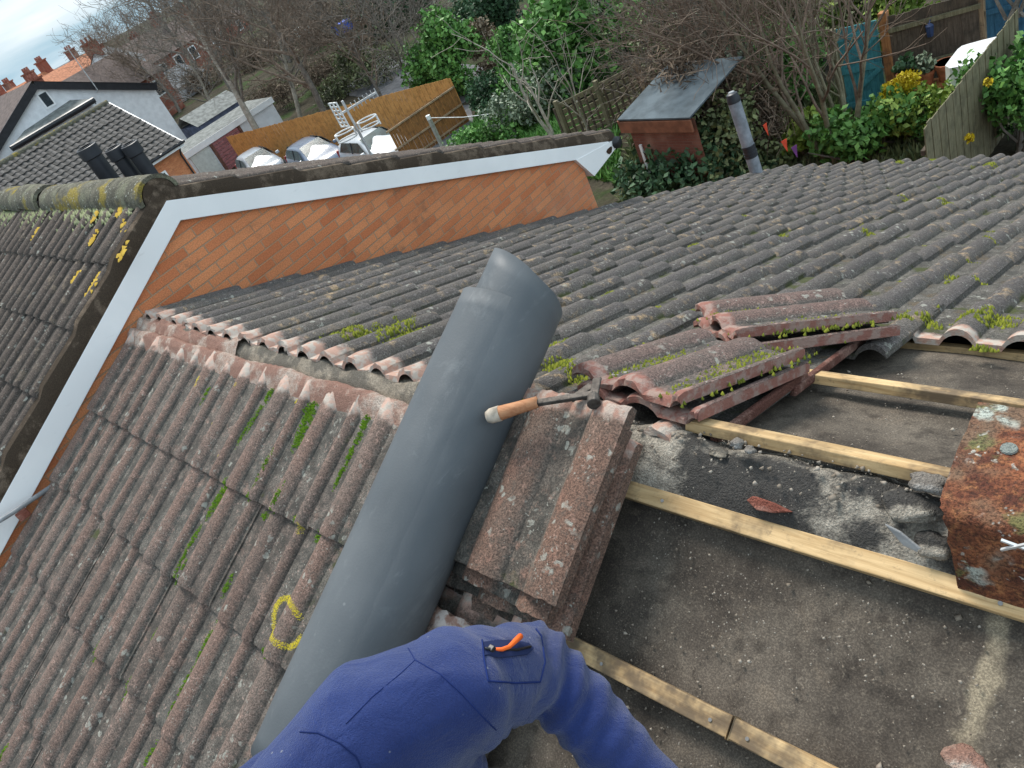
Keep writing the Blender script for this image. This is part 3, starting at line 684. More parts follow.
# ------------------------------------------------------------------ loose tiles
def loose_tile(name, label, loc, ax, ay, group, mat, head_fresh=True, W=.345, L=.418, seed=0, notch=False):
    """a single interlocking tile; ax = direction head->tail, ay = direction across, origin = centre of underside"""
    rolls = [(.008, .022, .02), (.155, .05, .023), (.306, .05, .024)]
    rolls = [(c * W / .345, wd * W / .345, H) for c, wd, H in rolls]
    us = prof_samples(0., W, rolls); n = len(us); th = .019; ss = [0, .03, .12, .35, .65, .95, 1.0]; vs = []; cs = []; r = np.random.default_rng(seed)
    for k, a in enumerate(ss):
        for u in us:
            h = max(roll_h(u - c, wd, H) for c, wd, H in rolls); p = min(1, h / .021); e = r.normal(0, .004) if k == 0 else (r.normal(0, .0015) if k == 6 else 0)
            hd = .006 if k == 0 else (.002 if k == 6 else 0)
            vs.append((a * L + e - L / 2, u - W / 2, h + th - hd)); cs.append((p, max(0, 1 - a * 5.5) if head_fresh else 0, .3 * r.random(), a))
    m = len(ss)
    for k, a in enumerate(ss):
        for u in us:
            h = max(roll_h(u - c, wd, H) for c, wd, H in rolls); vs.append((a * L - L / 2, u - W / 2, h * .92)); cs.append((.7, 1. if ((k == 0 or u in (us[0], us[-1])) and head_fresh) else .3, .2, a))
    o = m * n; fs = []
    for k in range(m - 1):
        for i in range(n - 1):
            fs.append((k * n + i, (k + 1) * n + i, (k + 1) * n + i + 1, k * n + i + 1)); fs.append((o + k * n + i, o + k * n + i + 1, o + (k + 1) * n + i + 1, o + (k + 1) * n + i))
        for i in (0, n - 1): q = (k * n + i, o + k * n + i, o + (k + 1) * n + i, (k + 1) * n + i); fs.append(q if i == 0 else q[::-1])
    for i in range(n - 1):
        fs.append((i, i + 1, o + i + 1, o + i)); k = m - 1; fs.append((k * n + i, o + k * n + i, o + k * n + i + 1, k * n + i + 1))
    mb = MB(); mb.add(vs, fs, cs)
    for i, e in ((0, -.0012), (n - 1, .0012)):
        sv = []; 
        for k in range(m): sv += [np.array(vs[k * n + i]) + (0, e, .0), np.array(vs[o + k * n + i]) + (0, e, -.004)]
        q = [(2 * k, 2 * k + 1, 2 * k + 3, 2 * k + 2) for k in range(m - 1)]; mb.add(sv, q if i == 0 else [f[::-1] for f in q], (.6, 1. if mat is M['tile_red'] else .28, .6, .5))
    ob = mb.build(name, mat, None, attr=True, auto=True)
    ax = np.array(ax, float); ax /= np.linalg.norm(ax); ay = np.array(ay, float); ay -= ax * (ax @ ay); ay /= np.linalg.norm(ay); az = np.cross(ax, ay)
    Mx = Matrix([[ax[i], ay[i], az[i]] for i in range(3)]).to_4x4(); Mx.translation = Vector([float(q) for q in loc]); ob.matrix_world = Mx
    return tag(ob, label, 'roof tile', group)
FA = fp(0, 1) - fp(0, 0); FX = np.array([1., 0, 0]); FN = fp(0, 0, 1) - fp(0, 0, 0)
BA = bp(0, 1) - bp(0, 0); BN = bp(0, 0, 1) - bp(0, 0, 0)
def rotd(v, n, deg):
    a = R_(deg); return v * math.cos(a) + np.cross(n, v) * math.sin(a) + n * (n @ v) * (1 - math.cos(a))
g1 = 'tiles stacked on the battens beside the membrane roll'
def frame_from(T_ax, n, deg): return rotd(T_ax, n, deg)
SX, SS = 3.235, .255
for k, (dx, ds, dg, h, lab) in enumerate([
        (-.05, .085, -1.5, .000, 'lowest brown tile of the pile beside the grey roll, almost hidden'),
        (.004, .055, 1.5, .032, 'third brown tile down, its tail sticking out of the pile beside the grey roll'),
        (-.022, .03, -1.5, .063, 'second brown tile from the top in the pile beside the grey roll'),
        (0, 0, 0.8, .095, 'topmost lichen spotted brown tile on the pile with pink mortar along its head')]):
    a = rotd(FA, FN, dg)
    loose_tile('roof_tile', lab, fp(SX + dx - .03, SS + ds, -.01 + h), a, rotd(FX, FN, dg), g1, M['tile_loose'], W=.385, seed=k)
# pile lying on the back slope over the open battens
g2 = 'tiles piled on the back slope beside the open battens'
def back_tile(x, s, h, dg, lab, seed, tilt=0., roll=0., flip=False, mat='tile_red', group=g2):
    a = rotd(-BA if flip else BA, BN, dg); yv = rotd(-FX if flip else FX, BN, dg)
    # right-handed frame with the rolls up
    if np.cross(a, yv) @ BN < 0: yv = -yv
    a2 = rotd(a, yv, tilt); y2 = rotd(yv, a2, roll)
    return loose_tile('roof_tile', lab, bp(x, s, h), a2, y2, group, M[mat], seed=seed)
def lump(name, label, P, r, mat, seed, cat='rubble', sq=(1, 1, .6), group=None):
    bm = bmesh.new(); bmesh.ops.create_icosphere(bm, subdivisions=3, radius=1)
    for v in bm.verts:
        d = 1 + .45 * vnoise(v.co * 1.3, seed) + .18 * vnoise(v.co * 3.7, seed + 9); v.co = Vector((v.co.x * sq[0], v.co.y * sq[1], v.co.z * sq[2])) * r * d
    me = bpy.data.meshes.new(name); bm.to_mesh(me); bm.free(); me.materials.append(mat); me.shade_smooth()
    o = bpy.data.objects.new(name, me); o.location = Vector([float(q) for q in P]); link(o); return tag(o, label, cat, group)
def shard(name, label, pts, th, mat, cat):
    mb = MB(); P = [np.array(p) for p in pts]; n = np.cross(P[1] - P[0], P[2] - P[0]); n /= np.linalg.norm(n)
    if n[2] < 0: P = P[::-1]; n = -n
    c = sum(P) / len(P); k = len(P)
    mb.add([p - c for p in P] + [p - c - n * th for p in P], [tuple(range(k)), tuple(range(2 * k - 1, k - 1, -1))] + [(i, k + i, k + (i + 1) % k, (i + 1) % k) for i in range(k)])
    o = mb.build(name, mat, None, bevel=.002); o.location = Vector([float(q) for q in c]); return tag(o, label, cat)
def F3(x, y, h): X, s = on_front(x, y, h); return fp(X, s, h)
shard('tile_shard', 'pointed pinkish red tile shard lying on the upper batten', [F3(746, 500, .012), F3(752, 496, .016), F3(772, 503, .018), F3(790, 512, .012), F3(772, 513, .008), F3(756, 510, .008)], .014, M['terracotta'], 'tile shard')
shard('slate_shard', 'pale grey pointed slate sliver leaning over the upper batten', [F3(884, 524, .035), F3(900, 532, .03), F3(921, 549, .016), F3(918, 553, .01), F3(903, 546, .012)], .005, M['slate'], 'slate')
for i, (x, y, h, r, mm, lab, sq) in enumerate([
        (788, 473 + 7, .03, .02, 'stone', 'flat pale stone wedged against the red ridge tile', (1.5, .8, .5)),
        (930, 484, .025, .022, 'stone', 'pale grey stone beside the corner of the red ridge tile', (1.5, .8, .6)),
        (737, 443, .03, .012, 'stone', 'small grey mortar crumb below the back pile of tiles', (1, 1, .8)),
        (750, 450, .028, .009, 'stone', 'whitish mortar pebble below the back pile of tiles', (1.2, 1, .8)),
        (935, 545, .0, .024, 'mortar_dark', 'dark mortar lump tucked under the red ridge tile', (1.2, 1, .7)),
        (912, 505, .01, .03, 'mortar_dark', 'dark broken mortar slab left of the red ridge tile', (1.5, 1, .5)),
        (718, 452, .005, .012, 'mortar', 'beige mortar lump on the stripped ridge under the tile pile', (1.6, 1, .5)),
        (965, 760, -.03, .02, 'mortar_pink', 'crumbly tan lump on the felt at the lower right corner', (1.4, 1, .5))]):
    if i == 0: continue
    lump('mortar_lump' if 'mortar' in mm else 'stone', lab, F3(x, y, h), r, M[mm], i + 3, 'rubble', sq)
back_tile(3.335, .20, -.022, -5, 'lower tile of the pair piled askew beside the open battens, red broken edge showing', 21, 1.5)
back_tile(3.315, .205, .012, -9, 'upper tile of the pair piled askew beside the open battens, mossy back and pale scalloped head', 22, 1.0)
back_tile(3.335, .68, -.018, -36, 'lower reddish tile of the pair lying crossways on the back slope', 23, 1.0, group='tiles lying crossways on the back slope')
back_tile(3.315, .71, .016, -40, 'upper reddish mossy edged tile of the pair lying crossways on the back slope', 24, 1.0, group='tiles lying crossways on the back slope')
loose_tile('roof_tile', 'tile with a white worn head lying below the pile beside the blue sleeve', fp(3.10, .785, .03), FA, FX, None, M['tile_pale'], seed=31)

# moss riding on the piled tiles belongs to those tiles
def tile_moss(tile, pts, size=.0035):
    inv = tile.matrix_world.inverted(); V = []; Q = []; C = []
    for (u, v, r, n) in pts:
        for _ in range(5 * n):
            q = np.array([u + rng.normal(0, r * 1.6), v + rng.normal(0, r * .6), .017 + .006 * rng.random()]); sz = size * (.4 + .8 * rng.random()); b = len(V)
            V += [q + (-sz, -sz, -.006), q + (sz, -sz, -.006), q + (sz, sz, -.004), q + (-sz, sz, -.004), q + (rng.normal(0, .3) * sz, 0, sz * 1.1)]
            Q += [(b, b + 1, b + 4), (b + 1, b + 2, b + 4), (b + 2, b + 3, b + 4), (b + 3, b, b + 4)]; g = rng.random(); C += [(g, .7, 0, 1)] * 4 + [(g, .1, 0, 1)]
    o = np_mesh('moss', np.array(V), np.array(Q), M['moss'], tile, np.array(C), True, 'stuff')
tl = [o for o in COL.objects if o.name.startswith('roof_tile')]
bl = {o['label'][:12]: o for o in tl}
for o in tl:
    L = o['label']
    if L.startswith('upper tile of'): tile_moss(o, [(-.05, -.13, .04, 50), (.12, -.14, .04, 50), (-.1, .09, .03, 30), (.0, .06, .03, 25), (.1, -.08, .04, 30)])
    if L.startswith('upper reddish'): tile_moss(o, [(0, -.14, .05, 60), (.13, -.14, .04, 40), (-.12, .06, .03, 30)])
    if L.startswith('topmost'): tile_moss(o, [(-.17, -.115, .008, 8)], .003)

# slater's hammer lying on the pile
M['rust'] = plain('dull_steel', (.09, .078, .068), .6, .4, .6, .45, 40, .3, 120)
hA, hB, hC = np.array([3.115, -.225, .118]), np.array([3.205, -.155, .118]), np.array([3.30, -.085, .098])
hm = thing('hammer', 'old hammer with an orange wooden handle lying across the head of the brown tile pile', 'hammer', hA)
mb = MB(); mb.tube([hA - hA, (hA * .97 + hB * .03) - hA, hA * .8 + hB * .2 - hA, hA * .4 + hB * .6 - hA, hB - hA], [.009, .0155, .0165, .014, .0125], 14); mb.build('handle', M['handle'], hm, smooth=True)
mb = MB(); mb.tube([hA * .97 + hB * .03 - hA - (0, 0, 0), hA * .985 + hB * .015 - hA], [.0158, .0135], 14); 
M['pale_end'] = plain('worn_handle_end', (.42, .36, .29), .8, .2, 0, .3, 60)
mb = MB(); d_ = (hB - hA) / np.linalg.norm(hB - hA); mb.tube([-d_ * .003, d_ * .006, d_ * .028], [.0125, .0168, .0172], 14); mb.build('butt', M['pale_end'], hm, smooth=True)
hd = MB(); hd.bar(hB - hA - d_ * .015, hC - hA, .016, .010); 
sd = np.cross(d_, (0, 0, 1)); sd /= np.linalg.norm(sd)
hd.tube([hC - hA + sd * .006, hC - hA + sd * .034], [.013, .015], 12); hd.bar(hC - hA + sd * .01, hC - hA - sd * .055 + d_ * .01 - (0, 0, .004), .02, .006)
hd.bar(hC - hA - d_ * .055 + (0, 0, -.01) - sd * .015, hC - hA - d_ * .005 - sd * .05 + (0, 0, -.012), .022, .004)
hd.build('steel_head', M['rust'], hm, bevel=.002)

# old red ridge tile on the stripped ridge at the right
rt = thing('ridge_tile', 'lichen spotted red clay ridge tile lying on the stripped ridge at the right edge', 'ridge tile', (4.2, 0, 0))
mb = MB(); prof = [(-.165, -.095), (-.158, -.04), (-.15, .01), (-.143, .048), (-.134, .058), (-.122, .062), (-.04, .066), (.04, .058), (.118, .04)]; th = .017; nx = 34
pr = np.array(prof); ctr = np.array([-.02, -.12]); inn = pr + (ctr - pr) / np.linalg.norm(ctr - pr, axis=1)[:, None] * th; tt = np.linspace(0, 1, len(pr)); t2 = np.linspace(0, 1, 30)
outp = np.c_[np.interp(t2, tt, pr[:, 0]), np.interp(t2, tt, pr[:, 1])]; inp = np.c_[np.interp(t2, tt, inn[:, 0]), np.interp(t2, tt, inn[:, 1])]; n = 30
vs = []
for side, P in ((0, outp), (1, inp)):
    for i in range(nx + 1):
        for j, (y, z) in enumerate(P):
            xl = 4.003 - .045 * (j / 29) + (.004 * vnoise((j * .5, 1, 2)) if i == 0 else 0); X = xl + (4.43 - xl) * i / nx
            e = (.0025 * vnoise((X * 30, y * 30, 1)) + .0015 * vnoise((X * 80, y * 80, z * 80))) if side == 0 else 0
            vs.append((X - 4.2, y + e, z + e))
o2 = (nx + 1) * n; fs = []
for i in range(nx):
    for j in range(n - 1): fs += [(i * n + j, (i + 1) * n + j, (i + 1) * n + j + 1, i * n + j + 1), (o2 + i * n + j, o2 + i * n + j + 1, o2 + (i + 1) * n + j + 1, o2 + (i + 1) * n + j)]
    for j in (0, n - 1): fs.append((i * n + j, o2 + i * n + j, o2 + (i + 1) * n + j, (i + 1) * n + j))
for i in (0, nx):
    for j in range(n - 1): fs.append((i * n + j, i * n + j + 1, o2 + i * n + j + 1, o2 + i * n + j))
mb.add(vs, fs); mb.build('clay_body', M['ridge_red'], rt, smooth=False, auto=True)
M['zinc'] = plain('bright_zinc', (.62, .63, .63), .35, .5, .5)
def on_seg(x, y, z): return onz(x, y, z) - np.array([4.2, 0, 0])
mb = MB(); zc = -.02; e1, e2, e3, e4 = [onax(x, y, 1, -.176) - np.array([4.2, 0, 0]) for x, y in ((1001, 540), (1034, 552), (1002, 548), (1034, 541))]
mb.bar(e1, e2, .004, .003); mb.bar(e3 - (0, .003, 0), e4 - (0, .003, 0), .004, .003); mb.build('wire_clip', M['zinc'], rt)
mb = MB(); q = onz(1009, 449, .064) - np.array([4.2, 0, 0]); mb.tube([q, q + (0, 0, .003)], [.012, .011], 18)
M['lichen_white'] = mortar('white_lichen', (.42, .44, .4), (.56, .57, .53), (.3, .33, .3), .6); mb.build('lichen_disc', M['lichen_white'], rt)

# grey membrane roll
mr_ = thing('membrane_roll', 'large dark grey roll of roofing membrane lying up the slope over the ridge', 'membrane roll', fp(2.93, .4, .02))
RO = fp(2.93, .4, .02)
def roll_part(name, s0, s1, r, cx, ch, a0, a1, rin, grow=None, n=64, ns=26, skew=0., cut=0.):
    """cylindrical sheet along the slope; angles measured from +X over the top"""
    mb = MB(); vs = []; fs = []
    for i in range(ns + 1):
        t = i / ns; s = s0 + (s1 - s0) * t
        for j in range(n + 1):
            a = a0 + (a1 - a0) * j / n; rr = r + (grow(a) if grow else 0) + .0022 * vnoise((a * 1.5, s * 5, r * 9)) + .0008 * vnoise((a * 5, s * 16, 3))
            se = s + (.006 * vnoise((a * 1.1, 5, r)) if i in (0, ns) else 0) + cut * (math.cos(a - .1) - .9 * max(0., math.sin(a - .1)) + 1.5 * max(0., -math.sin(a - .1))) * max(0, 1 - t * 3)
            vs.append(fp(cx + rr * math.cos(a) + skew * (s - .4), se, ch + rr * math.sin(a)) - RO)
    m = n + 1
    for i in range(ns):
        for j in range(n): fs.append((i * m + j, i * m + j + 1, (i + 1) * m + j + 1, (i + 1) * m + j))
    mb.add(vs, fs); return mb.build(name, M['membrane'], mr_, auto=True, solid=.0015)
core_r = .107; RX = .01
roll_part('core', -.20, .93, core_r, 2.985 + RX, core_r + .042, -PI / 2, 1.5 * PI, 0, skew=-.012, cut=.027)
for q in range(3): roll_part('inner_wrap', -.17 + .008 * q, .5, core_r - .010 - .009 * q, 2.985 + RX, core_r + .042, -PI / 2, 1.5 * PI, 0, n=48, ns=18, skew=-.012, cut=.03)
def g(a): return .026 * (lambda q: q * q * (3 - 2 * q))(min(1., max(0., (a - 1.0) / 1.5))) - .0045 * max(0, 1 - (a - .6) / .5)
roll_part('outer_wrap', -.115, .985, core_r + .0016, 2.985 + RX, core_r + .042, .6, PI * 1.5, 0, g, skew=-.012)
roll_part('outer_wrap', .90, .995, core_r + .003, 2.985 + RX, core_r + .042, -PI * .5, PI * .6, 0, n=50, ns=6, skew=-.012)

# ------------------------------------------------------------------ worker
M['blue'] = None
def sweat():
    n = NT('navy_sweatshirt', .92, .15)
    c = n.mix(n.ramp(n.noise(7, 4), .3, .7), (.015, .03, .125), (.023, .045, .172)); c = n.mix(n.ramp(n.noise(420, 2, .8), .4, .7, .4, 0), c, (.009, .017, .08))
    v = n.voro(60); c = n.mix(n.math('MULTIPLY', n.ramp(v['Distance'], .12, .05), n.ramp(n.noise(13, 3), .52, .6, 0, .6)), c, (.3, .3, .32))
    n.b.inputs['Sheen Weight'].default_value = .25; n.b.inputs['Sheen Roughness'].default_value = .5
    n.bump(n.math('ADD', n.noise(600, 2, .8), n.math('MULTIPLY', n.noise(16, 5, .5, None, 1.6), 3.2)), .5, .008); return n.out(c)
M['blue'] = sweat()
M['seam'] = plain('navy_seam', (.014, .026, .105), .95, .1)
M['skin'] = plain('skin', (.5, .29, .21), .5, .4, 0, .1, 20); M['hair'] = plain('dark_hair', (.045, .03, .02), .6, .3, 0, .4, 60, .5, 200)
M['trouser'] = plain('work_trousers', (.035, .037, .042), .9, .15, 0, .3, 12, .3, 40); M['boot'] = plain('work_boot', (.1, .06, .035), .7, .3, 0, .3, 20, .3, 80)
person = thing('person', 'person in a navy blue sweatshirt with an orange sleeve zip pull, crouching on the roof', 'person', (3.62, -.95, -.42))
PO = np.array([3.62, -.95, -.42])
def limb_mesh(name, chains, mat, parent, voxel=.011, smooth=6, post=None):
    bm = bmesh.new()
    for ch in chains:
        for (a, ra), (b, rb) in zip(ch[:-1], ch[1:]):
            a = Vector([float(q) for q in a]); b = Vector([float(q) for q in b]); n = max(2, int((b - a).length / .022))
            for i in range(n + 1):
                t = i / n; c = a.lerp(b, t); r = ra + (rb - ra) * t
                bmesh.ops.create_icosphere(bm, subdivisions=2, radius=r, matrix=Matrix.Translation(c))
    me = bpy.data.meshes.new(name); bm.to_mesh(me); bm.free(); o = bpy.data.objects.new(name, me); COL.objects.link(o)
    rm = o.modifiers.new('remesh', 'REMESH'); rm.mode = 'VOXEL'; rm.voxel_size = voxel
    sm = o.modifiers.new('smooth', 'SMOOTH'); sm.iterations = smooth; sm.factor = .5
    dg = bpy.context.evaluated_depsgraph_get(); m2 = bpy.data.meshes.new_from_object(o.evaluated_get(dg)); m2.name = name
    bpy.data.objects.remove(o); o = bpy.data.objects.new(name, m2)
    if post:
        nrm = [v.normal.copy() for v in m2.vertices]
        for v, n_ in zip(m2.vertices, nrm): v.co += n_ * post(v.co)
    for v in m2.vertices: v.co -= Vector(PO)
    m2.materials.clear(); m2.materials.append(mat); m2.shade_smooth(); link(o, parent); return o
sh = dpt(452, 694, .92); el = dpt(532, 664, 1.07); wr = dpt(668, 800, 1.03); kl, kr = np.array([3.83, -.80, -.07]), np.array([3.79, -1.12, -.12]); al, ar = np.array([3.70, -.74, -.26]), np.array([3.66, -1.08, -.41])
hc = np.array([3.765, -1.235, .42]); nk = np.array([3.61, -1.0, .355]); rs = np.array([3.45, -1.085, .31])
chest = (sh + rs) / 2 + np.array([.015, -.01, -.09]); belly = np.array([3.545, -.93, .03]); pel = np.array([3.47, -.89, -.16]); hand = wr + .09 * (wr - el) / np.linalg.norm(wr - el)
rel = np.array([3.62, -1.36, .2]); rwr = np.array([3.85, -1.22, .42])
AXU = (el - sh) / np.linalg.norm(el - sh); AXF = (wr - el) / np.linalg.norm(wr - el)
def wrinkles(co):
    p = np.array(co); d = .0018 * vnoise(p * 14, 1)
    tf = (p - el) @ AXF; tu = (p - sh) @ AXU; Lu = np.linalg.norm(el - sh)
    rad = np.linalg.norm(p - el - AXF * tf)
    if -.03 < tf < .3 and rad < .075 and tu > Lu * .55:
        amp = .0065 * (.6 + .4 * math.cos(tf * 16)); d += amp * math.sin(2 * PI * (tf / .042) + 5.5 * vnoise(p * 9, 3)) * (.5 + .5 * vnoise(p * 7, 9) + .3)
    elif 0 < tu < Lu and np.linalg.norm(p - sh - AXU * tu) < .09:
        d += .002 * math.sin(2 * PI * tu / .06 + 3 * vnoise(p * 9, 2))
    ap_ = sh * .75 + el * .25 + np.array([0, 0, -.09]); q_ = p - ap_; rq = np.linalg.norm(q_); ang = math.atan2(q_ @ np.array([.59, .81, 0]), q_[2])
    d += .0045 * math.exp(-(rq / .11) ** 2) * math.sin(ang * 9 + 3 * vnoise(p * 9, 7)) + .004 * (1 - abs(vnoise(p * np.array([9, 9, 5]), 12))) ** 6
    return d + .006 * vnoise(p * 6, 5) + .003 * vnoise(p * 17 + np.array([0, 0, 3.]), 6)
top = limb_mesh('sweatshirt', [
    [(sh + np.array([-.016, .005, -.016]), .077), (sh * .5 + el * .5, .068), (el, .057)], [(el, .056), (el * .6 + wr * .4, .053), (wr, .045)],
    [(nk + np.array([.0, .0, -.02]), .075), ((nk + sh) / 2 + np.array([-.02, .02, -.004]), .088), (sh + np.array([-.006, .004, -.01]), .073)], [(nk + np.array([.0, -.01, -.02]), .07), (nk * .6 + hc * .4, .066)], [(nk + np.array([.0, 0, -.03]), .062), (rs, .064)],
    [(chest + .06 * np.array([.59, .81, 0]), .115), (belly + .04 * np.array([.59, .81, 0]), .11)], [(chest - .07 * np.array([.59, .81, 0]), .118), (belly - .04 * np.array([.59, .81, 0]), .11)], [(chest, .12), (belly, .125), (pel, .135)],
    [(rs, .064), (rel, .052), (rwr, .04)]], M['blue'], person, .009, 8, wrinkles)
fw = np.array([.81, -.59, -.35]); fw /= np.linalg.norm(fw); lf = np.array([.59, .81, 0]); upv = np.cross(fw, lf)
def fingers(w_, d, side, curl):
    d = d / np.linalg.norm(d); s_ = side - d * (side @ d); s_ /= np.linalg.norm(s_); dn = np.cross(d, s_); ch = [[(w_, .026), (w_ + d * .045, .03)], [(w_ + d * .02 + s_ * .012, .024), (w_ + d * .075 + s_ * .024, .019)], [(w_ + d * .02 - s_ * .012, .024), (w_ + d * .075 - s_ * .024, .018)]]
    for k, (o_, L) in enumerate(((.03, .066), (.01, .078), (-.01, .073), (-.03, .056))):
        b = w_ + d * .08 + s_ * o_; m = b + (d * .93 - dn * curl * .37) * L * .5; e = m + (d * .6 - dn * curl * .8) * L * .5
        ch.append([(b - d * .02, .0105), (b, .0098), (m, .009), (e, .0078)])
    b = w_ + d * .03 + s_ * .03; ch.append([(b, .014), (b + (d * .5 + s_ * .8) * .032, .012), (b + (d * .85 + s_ * .75) * .056, .0095)]); return ch
head = [[(nk + np.array([0, 0, -.01]), .056), (hc - fw * .03 - upv * .06, .056)], [(hc - fw * .025 + upv * .02, .088), (hc + fw * .02 + upv * .03, .082)], [(hc + fw * .03 - upv * .045, .062), (hc + fw * .055 - upv * .075, .04)], [(hc + fw * .095 + upv * .0, .011), (hc + fw * .112 - upv * .022, .013)],
        [(hc + lf * .078 - upv * .005, .018), (hc + lf * .083 + upv * .02, .016)], [(hc - lf * .078 - upv * .005, .018), (hc - lf * .083 + upv * .02, .016)], [(hc + fw * .09 - upv * .052 - lf * .018, .008), (hc + fw * .095 - upv * .052, .009), (hc + fw * .09 - upv * .052 + lf * .018, .008)]]
limb_mesh('body', head + [[(nk, .05), (chest, .07), (belly, .07), (pel, .08)], [(chest, .06), (sh, .045), (el, .034), (wr, .028)], [(chest, .06), (rs, .045), (rel, .034), (rwr, .027)], [(pel + .05 * lf, .06), (kl, .045), (al, .035)], [(pel - .05 * lf, .06), (kr, .045), (ar, .035)]] + [[(wr - AXF * .03, .03), (wr, .028)]] + fingers(wr, AXF, np.cross(AXF, (0, 0, 1)) * -1, 1) + [[(rwr - (rwr - rel) * .1, .029), (rwr, .027)]] + fingers(rwr, np.array([.7, .35, .5]), np.array([0, 0, 1.]), 1), M['skin'], person, .006, 4)
limb_mesh('hair', [[(hc - fw * .035 + upv * .035, .092), (hc + fw * .005 + upv * .05, .084)], [(hc - fw * .06 - upv * .02, .075), (hc - fw * .055, .078)]], M['hair'], person, .008, 3)
M['eye'] = plain('eye', (.7, .7, .7), .2, .5)
for sgn in (-1, 1):
    bm = bmesh.new(); bmesh.ops.create_uvsphere(bm, u_segments=12, v_segments=8, radius=.0125); me = bpy.data.meshes.new('eye'); bm.to_mesh(me); bm.free(); me.materials.append(M['eye']); me.shade_smooth()
    o = bpy.data.objects.new('eye', me); o.location = Vector([float(q) for q in hc + fw * .09 + upv * .012 + sgn * lf * .031 - PO]); link(o, person)
limb_mesh('trousers', [[(pel, .135), (pel + np.array([.0, 0, -.05]), .12)], [(pel + .07 * lf, .1), (kl, .068), (al, .05)], [(pel - .07 * lf, .1), (kr, .068), (ar, .05)]], M['trouser'], person, .012, 6)
for a in (al, ar):
    zr = lambda y: -abs(y) * .4533
    t0 = a + np.array([.0, 0, -.03]); t1 = a + np.array([.16, -.12, 0]); t1[2] = zr(t1[1]) + .045
    limb_mesh('boot', [[(a, .052), (t0, .05)], [(t0 + (0, 0, 0), .045), (t1, .04)]], M['boot'], person, .01, 4)
#DETAILS
# details sewn on the sleeve
from mathutils.bvhtree import BVHTree
bpy.context.view_layer.update()
bv = BVHTree.FromPolygons([v.co + Vector(PO) for v in top.data.vertices], [tuple(p.vertices) for p in top.data.polygons])
def skinhit(x, y, off=.001):
    d = Vector(ray(x, y)).normalized(); h = bv.ray_cast(Vector(CP), d)
    if h[0] is None: return None
    return np.array(h[0] + h[1] * off)
def seam(pts, r=.0006, name='seam', mat='seam'):
    P = []
    for (x0, y0), (x1, y1) in zip(pts[:-1], pts[1:]):
        for t in np.linspace(0, 1, 14)[:-1 if (x1, y1) != pts[-1] else None]:
            q = skinhit(x0 + (x1 - x0) * t, y0 + (y1 - y0) * t, .0002)
            if q is not None: P.append(q - PO)
    if len(P) > 3: mb = MB(); mb.tube(P, r, 6); mb.build(name, M[mat], top, smooth=True)
seam([(408, 648), (415, 660), (400, 674), (372, 697), (346, 724)])
seam([(415, 660), (440, 674), (462, 694), (482, 716), (496, 730)], .0008)
seam([(300, 732), (318, 733), (340, 743), (356, 756), (364, 775)], .0009)
seam([(482, 640), (484, 660), (488, 681), (515, 683), (540, 682)], .0013)
seam([(540, 682), (545, 662), (541, 636), (536, 629)], .0013)
P = [skinhit(x, y, .0012) for x, y in ((483, 643), (497, 641), (513, 641), (528, 644), (533, 649), (527, 655), (512, 657), (496, 658), (484, 656))]
M['pocket'] = plain('pocket_opening', (.02, .028, .075), .9, .1)
c = sum(P) / len(P); c = skinhit(508, 649, .0016)
mb = MB(); mb.add([q - PO for q in P] + [c - PO], [(i, (i + 1) % len(P), len(P)) for i in range(len(P))]); pk = mb.build('sleeve_pocket', M['pocket'], top, solid=.001)
M['zip'] = plain('black_zip', (.012, .012, .014), .4, .5); M['orange'] = plain('orange_cord', (.85, .14, .02), .6, .3, 0, .1)
zp = [skinhit(x, y, .003) - PO for x, y in ((484, 650), (500, 652), (516, 651), (529, 648))]
mb = MB(); mb.tube(zp, .0017, 6); mb.build('zip', M['zip'], pk, smooth=True)
zq = [skinhit(x, y, o_) - PO for x, y, o_ in ((492, 652, .005), (499, 653, .007), (506, 651, .008), (511, 646, .009), (517, 642, .009))]
mb = MB(); mb.tube(zq, [.0022, .0026, .0026, .0034, .004], 8); mb.build('zip_pull', M['orange'], pk, smooth=True)
mb = MB(); mb.box(skinhit(489, 651, .004) - PO, (.008, .008, .006)); mb.build('slider', M['zip'], pk, bevel=.001)
# ------------------------------------------------------------------ vent pipe, flues, aerial
M['pipe_grey'] = plain('grey_soil_pipe', (.24, .26, .29), .5, .35, 0, .25, 14); M['black_pl'] = plain('flue_black', (.025, .028, .034), .45, .4, 0, .2, 10)
P = bp(*on_back(757, 174, -.03), -.03)
vp = thing('vent_pipe', 'grey plastic vent pipe with black collars standing at the eaves of the tiled roof', 'vent pipe', P)
vp.rotation_euler = (R_(-3), R_(-6), 0)
mb = MB(); mb.tube([(0, 0, -.4), (0, 0, .76)], .058, 20); mb.build('pipe', M['pipe_grey'], vp, smooth=False, auto=True)
mb = MB()
for z in (.19, .22, .25, .28): mb.tube([(0, 0, z), (0, 0, z + .018)], .064 if z != .25 else .061, 20)
mb.tube([(0, 0, .18), (0, 0, .30)], .0585, 20); mb.build('collar', M['black_pl'], vp, auto=True)
mb = MB(); mb.tube([(0, 0, .73), (0, 0, .742), (0, 0, .77), (0, 0, .81), (0, 0, .822)], [.062, .062, .058, .05, .03], 20); cpx = mb.build('cap', M['black_pl'], vp, auto=True)
mb = MB(); mb.tube([(0, 0, .823), (0, 0, .83)], [.03, .026], 16); mb.build('vent_plate', M['grey_plastic'], cpx, auto=True)
